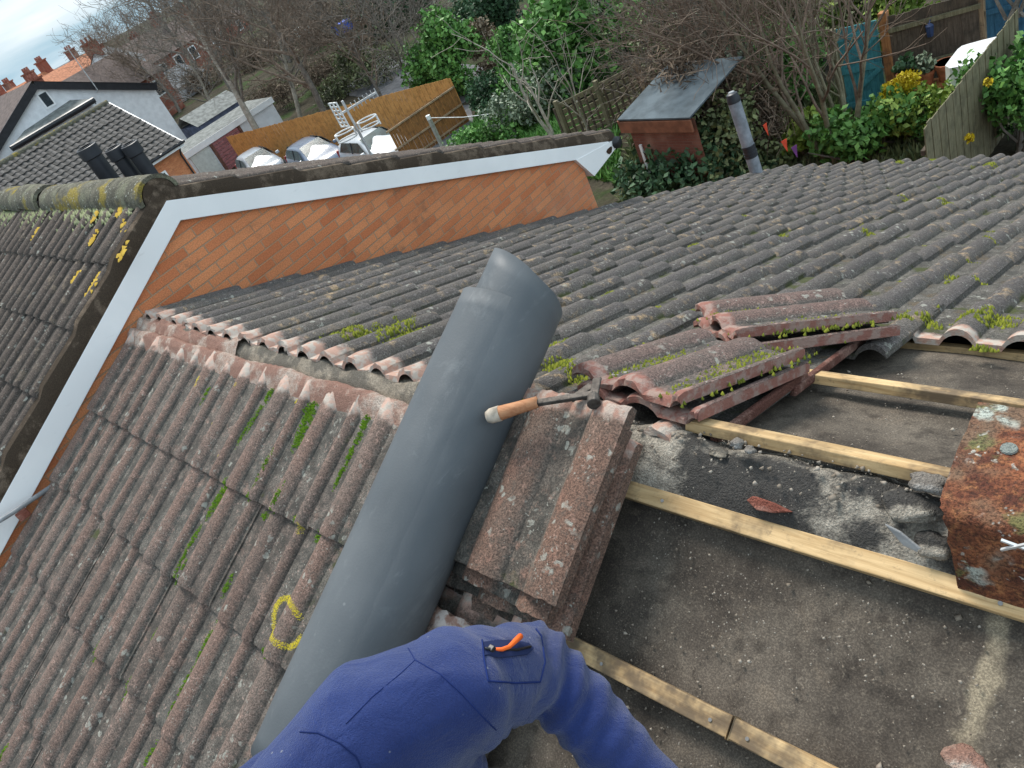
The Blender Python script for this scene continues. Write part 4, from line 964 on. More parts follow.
for i, (x, y, xb, yb, yy, lab) in enumerate([(85, 146, 118, 190, .9, 'largest and nearest black flue with square cowl behind the mossy ridge'), (112, 147, 140, 186, .98, 'middle one of the three black flues behind the mossy ridge'), (128, 143, 156, 180, 1.05, 'right hand black flue of three behind the mossy ridge, beside the bargeboards')]):
    top_ = ony(x, y, yy); base = np.array([top_[0], top_[1], RZ - (yy - RY) * math.tan(GP)])
    t = thing('flue_pipe', lab, 'flue', base, 0, 'black flues behind the neighbouring ridge'); L = top_[2] - base[2]; r = .064 if i == 0 else .052
    mb = MB(); mb.tube([(0, 0, -.1), (0, 0, L)], r, 16); mb.build('pipe', M['black_pl'], t, auto=True)
    mb = MB(); mb.tube([(0, 0, L - .09), (0, 0, L - .085), (0, 0, L - .01), (0, 0, L)], [r + .004, r + .012, r + .012, r - .01], 16); mb.build('cowl', M['black_pl'], t, auto=True)
M['alu'] = plain('dull_aluminium', (.55, .56, .56), .4, .5, .4); M['white_pl'] = plain('white_plastic', (.78, .78, .76), .4, .4)
ab = ony(374, 160, 2.6)
ae = thing('tv_aerial', 'television aerial with reflector and two looped elements on a thin pole above the verge', 'aerial', ab)
d0 = (ab - CP) @ CR[2]; tp = ony(346, 100, 2.6); H_ = tp[2] - ab[2]
ax_ = ab[0]
mb = MB(); mb.tube([(0, 0, -.3), (0, 0, H_)], .011, 8); mb.build('mast', M['alu'], ae)
rg = CR[0] * 1.0; hz = np.array([rg[0], rg[1], 0]); hz /= np.linalg.norm(hz); hx = np.array([hz[1], -hz[0], 0])
for k, off in enumerate((-.11, .11)):
    mb = MB(); N = 28
    for zz in (-.03, .03):
        pts = []
        for q in np.linspace(0, 2 * PI, N + 1):
            pts.append(hz * (off + .085 * math.cos(q)) + hx * .06 * math.sin(q) + np.array([0, 0, H_ * .52 + zz + .02 * k]))
        mb.tube(pts, .0065, 6, False)
    for q in (0, PI): mb.bar(hz * (off + .085 * math.cos(q)) + np.array([0, 0, H_ * .52 - .03]), hz * (off + .085 * math.cos(q)) + np.array([0, 0, H_ * .52 + .03 + .02 * k]), .012, .012)
    mb.build('loop_element', M['white_pl'], ae)
mb = MB(); b0 = np.array([0, 0, H_ * .85]); bd = hz * .3 - hx * .2; mb.bar(b0 - bd * .2, b0 + bd * .8, .016, .016)
for q in np.linspace(.15, .8, 7): mb.bar(b0 + bd * q - np.array([0, 0, .035]), b0 + bd * q + np.array([0, 0, .035]), .006, .006)
mb.build('director_boom', M['alu'], ae)
mb = MB(); rc = b0 - bd * .22
for q in np.linspace(-.1, .1, 7): mb.bar(rc + np.array([0, 0, q]) - hx * .055 - hz * .05, rc + np.array([0, 0, q]) + hx * .055 + hz * .05, .010, .010)
for q in (-1, 0, 1): mb.bar(rc + hx * .05 * q + hz * .045 * q - (0, 0, .105), rc + hx * .05 * q + hz * .045 * q + np.array([0, 0, .105]), .010, .010)
mb.build('reflector', M['white_pl'], ae)

# ------------------------------------------------------------------ vegetation kit
def leaf_cloud(name, blobs, n, size, mat, parent=None, kind=None, aspect=1.6, flat=.0, off=(0, 0, 0), hollow=.55):
    """n small bent leaves scattered through ellipsoid blobs [(centre, radii)]"""
    wts = np.array([b[1][0] * b[1][1] + b[1][1] * b[1][2] + b[1][0] * b[1][2] for b in blobs]); wts = wts / wts.sum()
    idx = rng.choice(len(blobs), n, p=wts); c = np.array([b[0] for b in blobs])[idx]; rd = np.array([b[1] for b in blobs])[idx]
    d = rng.normal(size=(n, 3)); d /= np.linalg.norm(d, axis=1)[:, None]; rr = hollow + (1.08 - hollow) * rng.random(n) ** .6
    lum = 1 + .22 * np.sin(d[:, 0] * 5 + idx) * np.sin(d[:, 1] * 6 + idx * 2) + .15 * np.sin(d[:, 2] * 9 + idx * 3)
    P = c + d * rd * (rr * lum)[:, None] - np.array(off)
    a = rng.normal(size=(n, 3)); a[:, 2] -= .3; a /= np.linalg.norm(a, axis=1)[:, None]
    nr = d + .8 * rng.normal(size=(n, 3)); nr -= a * (nr * a).sum(1)[:, None]; nr /= np.linalg.norm(nr, axis=1)[:, None]; b = np.cross(nr, a)
    s = size * (.55 + .9 * rng.random(n))[:, None]
    p0 = P - a * s * .5; p1 = P + b * s * .5 / aspect; p2 = P + a * s * .5 - nr * s * .12; p3 = P - b * s * .5 / aspect
    V = np.stack([p0, p1, p2, p3], 1).reshape(-1, 3); Q = np.arange(4 * n).reshape(-1, 4)
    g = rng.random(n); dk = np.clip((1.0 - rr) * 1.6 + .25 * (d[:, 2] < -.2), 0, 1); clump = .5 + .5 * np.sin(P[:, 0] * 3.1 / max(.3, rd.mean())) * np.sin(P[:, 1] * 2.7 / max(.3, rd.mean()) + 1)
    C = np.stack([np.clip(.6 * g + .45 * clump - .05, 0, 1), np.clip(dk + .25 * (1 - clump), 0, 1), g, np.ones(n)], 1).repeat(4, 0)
    return np_mesh(name, V, Q, mat, parent, C, False, kind)
RMIN = [.012]
def grow(mbs, p, d, L, r, lev, maxlev, spread=.6, up=.15, sides=(6, 5, 4, 3, 3, 3), nb=(3, 4, 4, 3, 3), wob=.18, shrink=.62):
    """recursive limbs; mbs[0] takes trunk and boughs, mbs[1] the finer twigs"""
    n = max(3, 6 - lev); pts = [np.array(p, float)]; dd = np.array(d, float)
    for i in range(n):
        dd = dd + wob * rng.normal(size=3) * (.5 + .25 * lev); dd[2] += up * .25; dd /= np.linalg.norm(dd); pts.append(pts[-1] + dd * L / n)
    rad = [max(RMIN[0], r * (1 - .62 * i / n)) for i in range(n + 1)]
    mbs[0 if lev < 1 else 1].tube(pts, rad, sides[min(lev, 5)], False)
    if lev >= maxlev: return
    k = nb[min(lev, len(nb) - 1)]
    for j in range(k):
        t = .3 + .7 * (j + rng.random() * .8) / k; t = min(t, 1.); f = t * n; i = min(int(f), n - 1); q = pts[i] + (pts[i + 1] - pts[i]) * (f - i)
        e = rng.normal(size=3); e -= dd * (e @ dd); e /= np.linalg.norm(e); nd = dd * (1 - spread * .5) + e * spread; nd[2] += up; nd /= np.linalg.norm(nd)
        grow(mbs, q, nd, L * shrink * (.75 + .5 * rng.random()), rad[i] * .58, lev + 1, maxlev, spread, up, sides, nb, wob, shrink)
def bare_tree(name, label, base, H, r, mat, twigmat, maxlev=4, lean=(0, 0), group=None, spread=.6, stems=1, up=.12, nb=(5, 4, 4, 3, 3), cat='tree', shrink=.6):
    t = thing(name, label, cat, base, 0, group); m = (MB(), MB())
    for s in range(stems):
        a = rng.random() * 2 * PI; off = np.array([math.cos(a), math.sin(a), 0]) * (.12 * (stems > 1)); d = np.array([lean[0] + (.28 * math.cos(a) if stems > 1 else 0), lean[1] + (.28 * math.sin(a) if stems > 1 else 0), 1.])
        grow(m, off - np.array([0, 0, .1]), d / np.linalg.norm(d), H * (.62 if stems == 1 else .5 + .25 * rng.random()), r, 0, maxlev, spread, up, nb=nb, shrink=shrink)
    m[0].build('trunk', mat, t, smooth=True); m[1].build('crown', twigmat, t, smooth=True); return t
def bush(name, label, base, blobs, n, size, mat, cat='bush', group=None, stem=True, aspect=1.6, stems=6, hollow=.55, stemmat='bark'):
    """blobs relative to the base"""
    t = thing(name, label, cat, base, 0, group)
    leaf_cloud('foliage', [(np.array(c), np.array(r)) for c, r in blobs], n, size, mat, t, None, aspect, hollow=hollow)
    if stem:
        mb = MB()
        for _ in range(stems):
            c, r = blobs[rng.integers(len(blobs))]; e = np.array(c) + np.array(r) * rng.normal(size=3) * .45
            mb.tube([(rng.normal(0, .08), rng.normal(0, .08), -.05), np.array(e) * .5 + rng.normal(0, .05, 3), e], [.03, .02, .008], 4)
        mb.build('stem', M[stemmat], t)
    return t

# ------------------------------------------------------------------ houses on the left
M['render_white'] = plain('white_render', (.74, .75, .76), .8, .2, 0, .08, 3, .2, 60); M['black_board'] = plain('black_board', (.02, .02, .023), .5, .3)
M['glass'] = plain('window_glass', (.03, .04, .05), .08, .6, 0, .3); M['red_paint'] = plain('dark_red_frame', (.18, .03, .03), .5, .3); M['lead'] = plain('grey_roofing', (.16, .17, .16), .7, .3, 0, .3, 3)
M['roof_orange'] = plain('orange_clay_roof', (.42, .17, .09), .8, .2, 0, .25, 4, .4, 20); M['roof_brown'] = plain('brown_slate_roof', (.12, .09, .08), .8, .2, 0, .3, 4, .4, 20); M['roof_grey'] = plain('grey_slate_roof', (.15, .16, .17), .7, .3, 0, .3, 4, .4, 20)
def local(mb, o): mb.v = [tuple(np.array(v) - o) for v in mb.v]; return mb
# low tiled house across the way: ridge runs parallel to Y
RR = dpt(108, 103, 36); YG = RR[1]; EV = ony(181, 141, YG - .0)
zR, zE2 = RR[2], EV[2]; xR, xE = RR[0], EV[0]; Lh = 11.
O = np.array([xR, YG - Lh / 2, zg(xR)])
dh = thing('tiled_house', 'low brick house with dark rolled tile roof beyond the black flues', 'house', O)
mb = MB(); rows = 15; per = .3; ncol = int(Lh / per); sl_ = math.hypot(xE - xR, zE2 - zR)
for k in range(rows):
    t0, t1 = k / rows, (k + 1) / rows + .015
    for c in range(ncol):
        y1 = YG - c * per; us = np.linspace(0, per, 9); vs = []; cs = []; jj = rng.normal(0, .01); jr = rng.random()
        for t, lift in ((t0, 0.), (t1, .05), (t1, -.01)):
            for u in us:
                hh = .045 * (.5 + .5 * math.cos(2 * PI * (u / per - .3))) ** 1.5
                vs.append((xR + (xE - xR) * t + .55 * (hh + lift), y1 - u, zR + (zE2 - zR) * t + .83 * (hh + lift) + jj)); cs.append((hh / .045, 0, jr, t))
        mb.add(vs, [(r * 9 + i, (r + 1) * 9 + i, (r + 1) * 9 + i + 1, r * 9 + i + 1) for r in range(2) for i in range(8)], cs)
local(mb, O).build('roof', M['tile_far'], dh, attr=True, auto=True)
mb = MB(); mb.add([(xR, YG - .02, zR), (xR, YG - Lh, zR), (2 * xR - xE, YG - Lh, zE2), (2 * xR - xE, YG - .02, zE2)], [(0, 1, 2, 3)]); local(mb, O).build('back_roof', M['roof_brown'], dh)
mb = MB(); mb.tube([(xR, YG, zR + .03), (xR, YG - Lh, zR + .03)], .13, 10); local(mb, O).build('ridge', M['ridge_lichen'], dh, smooth=True)
mb = MB(); xw = xE - .35; zt = zE2 - .05; yb, xo = YG - .12, 2 * xR - xw
mb.add([(xw, yb, zg(xw) - .1), (xw, yb - Lh + .3, zg(xw) - .1), (xw, yb - Lh + .3, zt), (xw, yb, zt), (xo, yb, zg(xw) - .1), (xo, yb, zt), (xR, yb, zR - .12)], [(1, 0, 3, 2), (0, 4, 5, 6, 3)]); local(mb, O).build('wall', M['brick'], dh)
mb = MB(); mb.bar((xE - .05, YG + .03, zE2 - .13), (xE - .05, YG - Lh, zE2 - .13), .04, .2); mb.bar((xR, YG + .03, zR - .08), (xE, YG + .03, zE2 - .1), .05, .2); local(mb, O).build('fascia', M['white_board'], dh)
mb = MB(); mb.tube([(xE + .06, YG + .1, zE2 - .05), (xE + .06, YG - Lh, zE2 - .05)], .07, 8); mb.tube([(xE - .0, YG - .15, zE2 - .05), (xw + .06, YG - .25, zE2 - .5), (xw + .06, YG - .25, zg(xw))], .04, 6); local(mb, O).build('gutter', M['gutter'], dh)
for yy in (2.0, 5.2, 8.2):
    mb = MB(); mb.box((xw + .01, YG - yy, zt - 1.25), (.05, 1.5, 1.25)); wn = local(mb, O).build('window', M['white_board'], dh)
    mb = MB(); mb.box((xw + .04, YG - yy - .36, zt - 1.25), (.02, .6, 1.1)); mb.box((xw + .04, YG - yy + .36, zt - 1.25), (.02, .6, 1.1)); local(mb, O).build('pane', M['glass'], wn)
# white gable house
XG = -47.
ap = onx(32, 84, XG); gr = onx(152, 87, XG); gl = onx(-30, 190, XG); O = np.array([XG - 4, ap[1], zg(XG)])
wh = thing('white_house', 'white rendered gable house with black bargeboards and a low grey lean-to roof', 'house', O)
zb = zg(XG) - .1
mb = MB(); mb.add([(XG, gl[1], zb), (XG, gr[1], zb), (XG, gr[1], gr[2]), tuple(ap), (XG, gl[1], gl[2])], [(0, 1, 2, 3, 4)])
mb.add([(XG, gr[1], zb), (XG - 9, gr[1], zb), (XG - 9, gr[1], gr[2]), (XG, gr[1], gr[2])], [(0, 1, 2, 3)]); local(mb, O).build('wall', M['render_white'], wh)
mb = MB(); 
for e in (gr, gl): 
    q = ap + (e - ap) * 1.04; mb.add([ap + (.3, 0, .14), q + (.3, 0, .14), q + (-9, 0, .14), ap + (-9, 0, .14)], [(0, 1, 2, 3)])
local(mb, O).build('roof', M['roof_brown'], wh)
mb = MB(); mb.bar(ap + (.22, 0, -.1), gr + (.22, .2, -.1), .1, .42); mb.bar(ap + (.23, 0, -.1), gl + (.23, -.2, -.1), .1, .42); local(mb, O).build('bargeboard', M['black_board'], wh)
w1 = onx(44, 97, XG)
mb = MB(); mb.box(w1 + (.02, 0, 0), (.08, .62, 1.2)); wn = local(mb, O).build('window', M['white_board'], wh)
mb = MB(); mb.box(w1 + (.06, 0, -.15), (.04, .44, .7)); local(mb, O).build('pane', M['glass'], wn)
a, b, c, d = onx(90, 101, XG + .02), onx(22, 132, XG + .02), onx(10, 148, XG + 1.6), onx(93, 99, XG + 1.6)
a, b = onx(70, 100, XG + .02), onx(24, 131, XG + .02)
mb = MB(); mb.add([a, b, c, d], [(0, 1, 2, 3)]); mb.add([a, d, (d[0], d[1], d[2] - .3)], [(0, 1, 2)]); local(mb, O).build('lean_to_roof', M['lead'], wh)
mb = MB(); mb.tube([c + (.1, 0, -.06), d + (.1, 0, -.06)], .16, 8); local(mb, O).build('gutter', M['gutter'], wh)
zc_ = min(c[2], d[2]) - .2
mb = MB(); mb.add([c + (-.15, .2, -.2), d + (-.15, -.2, -.2), (d[0] - .15, d[1] - .2, zb), (c[0] - .15, c[1] + .2, zb)], [(0, 1, 2, 3)]); local(mb, O).build('lean_to_wall', M['render_white'], wh)
for k in range(3):
    t0 = .08 + .31 * k; p = (c * (1 - t0 - .12) + d * (t0 + .12)) + np.array([-.1, 0, -.85]); mb = MB(); mb.box(p, (.12, 1.35, 1.0)); wn = local(mb, O).build('window', M['red_paint'], wh)
    mb = MB(); mb.box(p + (.07, 0, 0), (.03, 1.05, .75)); local(mb, O).build('pane', M['glass'], wn)
mb = MB(); q = onx(97, 92, XG + .05); mb.tube([q, q + (.3, 0, .1), q + (.3, 0, 2.6)], .03, 6); mb.bar(q + (.3, -.5, 2.5), q + (.3, .5, 2.5), .03, .03); local(mb, O).build('roof_aerial', M['alu'], wh)
# garages
XQ = -41.
tl_, tr_, = onx(186, 157, XQ), onx(252, 104, XQ); zq = zg(XQ); ht = (tl_[2] + tr_[2]) / 2 
O = np.array([XQ - 2.5, (tl_[1] + tr_[1]) / 2, zq]); ga = thing('garage', 'white garage pair with one pink roller door and a grey felt roof', 'garage', O)
M['pink_door'] = plain('pink_roller_door', (.33, .13, .13), .6, .3); M['pale_door'] = plain('pale_door', (.58, .62, .58), .6, .3, 0, .1); M['felt_roof'] = plain('grey_felt_roof', (.22, .23, .22), .9, .2, 0, .3, 4)
y0, y1 = tl_[1], tr_[1] + 1.2
mb = MB(); mb.box((XQ - 1.45, (y0 + y1) / 2, (zq + ht) / 2 - .05), (2.88, y1 - y0, ht - zq + .1)); local(mb, O).build('wall', M['render_white'], ga)
mb = MB(); mb.add([(XQ + .15, y0 - .1, ht), (XQ + .15, y1 + .1, ht), (XQ - 3.0, y1 + .1, ht + .1), (XQ - 3.0, y0 - .1, ht + .1)], [(0, 1, 2, 3)]); local(mb, O).build('roof', M['felt_roof'], ga)
mb = MB(); mb.bar((XQ + .12, y0 - .1, ht - .16), (XQ + .12, y1 + .1, ht - .16), .05, .34); local(mb, O).build('fascia', M['white_board'], ga)
pd0, pd1 = onx(211, 143, XQ)[1], onx(235, 125, XQ)[1]
def door(ya, yb_, mat, nm, slat):
    mb = MB(); n = 9 if slat else 1; hz_ = ht - .35 - zq
    for i in range(n): mb.box((XQ + .03, (ya + yb_) / 2, zq + hz_ * (i + .5) / n), (.06, yb_ - ya, hz_ / n * (.9 if slat else 1)))
    o = local(mb, O).build(nm, mat, ga, bevel=.01 if slat else 0); return o
door(pd0, pd1, M['pink_door'], 'roller_door', True); door(y0 + .15, pd0 - .3, M['pale_door'], 'side_door', False)
M['frame_brown'] = plain('brown_frame', (.15, .07, .05), .6, .2)
for yy in (pd0 - .1, pd1 + .1): mb = MB(); mb.bar((XQ + .06, yy, zq), (XQ + .06, yy, ht - .33), .16, .1, (1, 0, 0)); local(mb, O).build('door_jamb', M['frame_brown'], ga)
# blue grey shed behind the garages
P = dpt(212, 118, 50); P[2] = zg(P[0]); sd_ = thing('garden_shed', 'small blue grey shed with a pale roof behind the garage', 'shed', P)
M['shed_blue'] = plain('blue_grey_boards', (.09, .11, .17), .8, .2, 0, .3, 3)
mb = MB(); mb.box((0, 0, 1.15), (3, 3.4, 2.3)); mb.build('wall', M['shed_blue'], sd_); mb = MB(); mb.add([(1.7, -1.9, 2.28), (1.7, 1.9, 2.28), (0, 1.9, 3.0), (0, -1.9, 3.0), (-1.7, 1.9, 2.28), (-1.7, -1.9, 2.28)], [(0, 1, 2, 3), (3, 2, 4, 5)]); mb.build('roof', M['felt_roof'], sd_)
mb = MB(); mb.box((1.51, .6, 1.4), (.04, .8, .7)); mb.build('window', M['glass'], sd_)
# distant terraces
def far_house(label, x, y, dep, W, D, hE, hR, roofm, wallm, yaw=0., chim=2, zoff=0., name='terraced_house', nw=3):
    P = dpt(x, y, dep); z0 = zg(P[0]); t = thing(name, label, 'house', (P[0], P[1], z0), yaw, 'far houses along the skyline'); top = P[2] - z0 + zoff; hE_ = top - (hR - hE)
    mb = MB(); w2, d2 = W / 2, D / 2
    mb.add([(d2, -w2, -.2), (d2, w2, -.2), (d2, w2, hE_), (d2, -w2, hE_), (-d2, -w2, -.2), (-d2, w2, -.2), (-d2, w2, hE_), (-d2, -w2, hE_), (0, -w2, top - .05), (0, w2, top - .05)], [(0, 1, 2, 3), (5, 4, 7, 6), (1, 5, 6, 9, 2), (4, 0, 3, 8, 7)]); mb.build('wall', wallm, t)
    mb = MB(); e = .3; mb.add([(d2 + e, -w2 - .2, hE_ - .1), (d2 + e, w2 + .2, hE_ - .1), (0, w2 + .2, top), (0, -w2 - .2, top), (-d2 - e, w2 + .2, hE_ - .1), (-d2 - e, -w2 - .2, hE_ - .1)], [(0, 1, 2, 3), (3, 2, 4, 5)]); mb.build('roof', roofm, t)
    for i in range(chim):
        yy = (-w2 + .5) if i == 0 else (w2 - .5); mb = MB(); mb.box((0, yy, top + .35), (1.5, .75, 1.7)); mb.box((0, yy, top + 1.12), (1.7, .95, .16)); ch = mb.build('chimney', M['brick_far'], t); mb = MB()
        for q in (-.5, 0, .5): mb.tube([(q, yy, top + 1.19), (q, yy, top + 1.7)], [.15, .12], 8)
        mb.build('chimney_pot', M['terracotta'], ch)
    for i in range(nw):
        for zz in ((hE_ - 1.3), (hE_ - 4.0)):
            yy = -w2 + W * (i + .5) / nw
            if zz > .5: mb = MB(); mb.box((d2 + .02, yy, zz), (.08, 1.1, 1.5)); wn = mb.build('window', M['white_board'], t); mb = MB(); mb.box((d2 + .07, yy, zz), (.04, .85, 1.2)); mb.build('pane', M['glass'], wn)
    return t
far_house('red brick far house with tall chimney at the left edge of the skyline', 6, 98, 85, 9, 9, 5, 8, M['roof_brown'], M['brick_far'], .25)
far_house('far house with two squat red chimneys left of the white gable', 24, 82, 95, 8, 8, 5, 7.6, M['roof_orange'], M['brick_far'], .25)
far_house('far house with a bright orange clay roof above the white gable', 62, 66, 90, 10, 9, 5, 7.6, M['roof_orange'], M['brick_far'], .3, 0)
far_house('far brown roofed house in front of the orange roof', 78, 72, 74, 10, 9, 5, 8, M['roof_brown'], M['brick_far'], .3, 1)
far_house('far grey slated house with pale rendered wall beside the brown roof', 100, 50, 86, 5, 6, 5, 7.4, M['roof_grey'], M['render_white'], .9, 1)
far_house('tall red brick terrace with white windows seen through bare branches', 132, 40, 92, 10, 8, 5, 7.8, M['roof_brown'], M['brick_far'], .2, 2, nw=4)
far_house('second red brick terrace behind the tall birch branches', 164, 30, 104, 10, 8, 5, 7.8, M['roof_brown'], M['brick_far'], .2, 2)
far_house('small white walled far house low among the branches', 165, 72, 84, 5, 5, 3, 4.6, M['roof_grey'], M['render_white'], .4, 0, nw=2)
far_house('far house roof just showing at the top of the skyline', 185, 14, 120, 14, 9, 5, 8.5, M['roof_brown'], M['brick_far'], .4, 2)
far_house('far terrace with dark roof half hidden by branches at the left', 45, 74, 105, 12, 9, 5, 8.5, M['roof_grey'], M['brick_far'], .3, 2)
# ------------------------------------------------------------------ cars
M['tyre'] = plain('tyre', (.02, .02, .02), .8, .2); M['rim'] = plain('rim', (.4, .41, .42), .35, .5, .6); M['lamp'] = plain('lamp', (.6, .62, .65), .15, .6); M['redlamp'] = plain('red_lamp', (.35, .02, .02), .3, .5)
M['screen'] = plain('car_glass', (.035, .06, .06), .22, .35, 0, .5, 2.5)

def car_paint(name, c):
    n = NT(name, .3, .5); n.b.inputs['Coat Weight'].default_value = .5; n.b.inputs['Coat Roughness'].default_value = .08
    return n.out(n.mix(n.ramp(n.noise(2, 4), .3, .7), tuple(q * .9 for q in c), c))
def car(label, P, yaw, paint, Lc=3.95, Wc=1.72, Hc=1.48, bonnet_dark=False, roofpaint=None):
    """small hatchback, nose towards +X in its own frame: body lofted from cross sections"""
    t = thing('parked_car', label, 'car', P, yaw, 'cars parked by the fence')
    # stations along x: (x, half width, sill z, shoulder z, roof half width, roof z)
    st = [(-1.95, .66, .38, .80, .52, .92), (-1.88, .80, .30, .92, .60, 1.22), (-1.55, .84, .25, .95, .60, 1.42), (-.7, .86, .22, .95, .60, 1.48), (.1, .86, .22, .94, .58, 1.45), (.42, .86, .22, .94, .60, 1.32), (1.02, .86, .24, .94, .72, .99), (1.5, .84, .26, .86, .68, .90), (1.82, .76, .30, .74, .58, .78), (1.97, .58, .36, .62, .44, .64)]
    sx, sy, sz = Lc / 3.95, Wc / 1.72, Hc / 1.48; mb = MB(); vs = []
    for x, wd, z0, z1, wr_, zr in st:
        ring = [(wd * .9, z0), (wd, z0 + .12), (wd * 1.0, (z0 + z1) / 2 + .05), (wd * .965, z1), (wr_ + (wd - wr_) * .12, zr - .06 * (zr - z1 > .1)), (wr_ * .72, zr), (0, zr + .015)]
        ring = ring + [(-a, b) for a, b in ring[-2::-1]]
        vs += [(x * sx, a * sy, b * sz) for a, b in ring]
    m = 13; fs = [(i * m + j, i * m + j + 1, (i + 1) * m + j + 1, (i + 1) * m + j) for i in range(len(st) - 1) for j in range(m - 1)]
    fs += [tuple(range(m - 1, -1, -1)), tuple((len(st) - 1) * m + j for j in range(m))]; mb.add(vs, fs)
    body = mb.build('body', paint, t, smooth=True); sub = body.modifiers.new('sub', 'SUBSURF'); sub.levels = 1; sub.render_levels = 2
    def quadp(nm, pts, mat, off):
        mb = MB(); P_ = [np.array(p) * (sx, sy, sz) for p in pts]; n_ = np.cross(P_[1] - P_[0], P_[2] - P_[0]); n_ /= np.linalg.norm(n_); mb.add([p + n_ * off for p in P_], [tuple(range(len(P_)))]); return mb.build(nm, mat, t, solid=.01)
    quadp('windscreen', [(.95, -.66, 1.01), (.95, .66, 1.01), (.62, .6, 1.19), (.2, .54, 1.415), (.2, -.54, 1.415), (.62, -.6, 1.19)], M['screen'], .022)
    quadp('rear_window', [(-1.9, .56, 1.0), (-1.9, -.56, 1.0), (-1.63, -.5, 1.36), (-1.63, .5, 1.36)], M['screen'], .02)
    for sgn in (-1, 1):
        f = (lambda q: q) if sgn < 0 else (lambda q: q[::-1])
        w_ = quadp('side_window', f([(-1.5, sgn * .80, .99), (.78, sgn * .84, .98), (.2, sgn * .665, 1.36), (-1.2, sgn * .675, 1.37)]), M['screen'], .028)
        mb = MB(); mb.bar(np.array((-.35 * sx, sgn * .86 * sy, .96 * sz)), np.array((-.42 * sx, sgn * .695 * sy, 1.39 * sz)), .06, .03, (0, sgn, .5)); mb.build('pillar', M['black_pl'], t)
        mb = MB(); mb.box((.72 * sx, sgn * .98 * sy, 1.0 * sz), (.14, .2, .15)); mb.build('mirror', paint, t, bevel=.04)
        mb = MB(); mb.add([np.array(q) * (sx, sy, sz) for q in ((1.60, sgn * .80, .70), (1.87, sgn * .68, .62), (1.9, sgn * .60, .72), (1.55, sgn * .76, .86))], [(0, 1, 2, 3) if sgn > 0 else (3, 2, 1, 0)]); mb.build('headlight', M['lamp'], t, solid=.03)
        mb = MB(); mb.box((-1.9 * sx, sgn * .7 * sy, .88 * sz), (.08, .16, .3)); mb.build('tail_light', M['redlamp'], t, bevel=.02)
        for xx in (-1.2, 1.24):
            mb = MB(); y = sgn * .80 * sy; mb.tube([(xx * sx, y - .09, .3), (xx * sx, y - .08, .3), (xx * sx, y + .08, .3), (xx * sx, y + .09, .3)], [.27, .3, .3, .27], 22); wh_ = mb.build('wheel', M['tyre'], t, auto=True)
            mb = MB(); mb.tube([(xx * sx, y + sgn * .085, .3), (xx * sx, y + sgn * .1, .3)], [.2, .17], 16); mb.build('rim', M['rim'], wh_, auto=True)
    mb = MB(); mb.box((1.93 * sx, 0, .42 * sz), (.1, .9, .14)); mb.build('grille', M['black_pl'], t, bevel=.02)
    if bonnet_dark: pass
    return t
def cpos(x, y): P = gnd(x, y); return P
car('white hatchback parked furthest left by the fence', cpos(268, 178), R_(-14), car_paint('white_paint', (.5, .53, .56)))
car('blue grey saloon parked between the two white cars', cpos(323, 170), R_(-12), car_paint('bluegrey_paint', (.16, .2, .27)), 4.2)
car('white car with dark side windows parked nearest the timber fence return', cpos(383, 164), R_(-8), car_paint('white_paint', (.55, .57, .59)), 4.3)

# ------------------------------------------------------------------ fences
M['fence_orange'] = wood('orange_fence', (.5, .225, .06), (.68, .36, .12), (.24, .11, .04), .6, 2, .45); M['fence_old'] = wood('weathered_fence', (.075, .055, .04), (.15, .115, .085), (.035, .03, .024), .6, 2, .5); M['fence_green'] = wood('algae_fence', (.14, .125, .07), (.25, .22, .14), (.07, .065, .04), .6, 2, .5)
M['post_wood'] = wood('post', (.3, .2, .12), (.44, .32, .2), (.12, .09, .06), .6, 2); M['post_orange'] = wood('orange_post', (.34, .13, .05), (.5, .24, .1), (.15, .08, .05), .6, 2); M['concrete'] = plain('concrete_post', (.3, .29, .25), .9, .2, 0, .2, 10, .3)
def board_fence(label, A, Bp, h, mat, bw=.12, railmat=None, rails=(.3, .6, .9), side=1, posts=0, name='fence', zbase=None, group=None, hB=None, postmat=None):
    A = np.array(A, float); Bp = np.array(Bp, float); t = thing(name, label, 'fence', A, 0, group); d = Bp - A; L = np.linalg.norm(d[:2]); u = d / L; nrm = np.array([-u[1], u[0], 0]) * side
    mb = MB(); n = int(L / bw)
    for i in range(n):
        p = u * (i + .5) * bw; hh = h + ((hB or h) - h) * i / n; hh *= 1 + rng.normal(0, .006); mb.box(p + nrm * (.008 * (i % 2) + rng.normal(0, .002)) + np.array([0, 0, hh / 2 + .03]), (bw * (.9 if 'orange' in label else 1.04), .014, hh), np.array([u, nrm, (0, 0, 1)]).T)
    mb.build('boards', mat, t)
    if rails:
        for r in rails: mb = MB(); mb.bar(nrm * .045 + np.array([0, 0, h * r]), d + nrm * .045 + np.array([0, 0, (hB or h) * r]), .05, .07); mb.build('rail', railmat or mat, t)
    for i in range(posts):
        p = d * (i / max(1, posts - 1)); mb = MB(); mb.box(p + nrm * .1 + np.array([0, 0, h * .52]), (.1, .1, h * 1.08), np.array([u, nrm, (0, 0, 1)]).T); mb.build('post', postmat or M['post_wood'], t, bevel=.006)
    return t
M['fence_brown'] = wood('brown_fence', (.22, .095, .03), (.34, .165, .055), (.1, .055, .025), .6, 2, .5)
fa, fb = gnd(246, 168), gnd(470, 121)
fbz = fb.copy()
board_fence('long orange close board fence behind the parked cars', fa, fb, 1.9, M['fence_orange'], .14, None, (), 1)
fc = gnd(404, 168)
board_fence('orange fence return with sloping rails beside the nearest white car', fb + (0, -.05, 0), fc, 1.6, M['fence_brown'], .14, M['post_wood'], (.12, .5, .98), 1)
P = gnd(448, 158); po = thing('fence_post', 'leaning pale post with a white insulator and washing line at the fence return', 'post', P)
tp_ = ony(432, 119, P[1]); hP = tp_[2] - P[2]
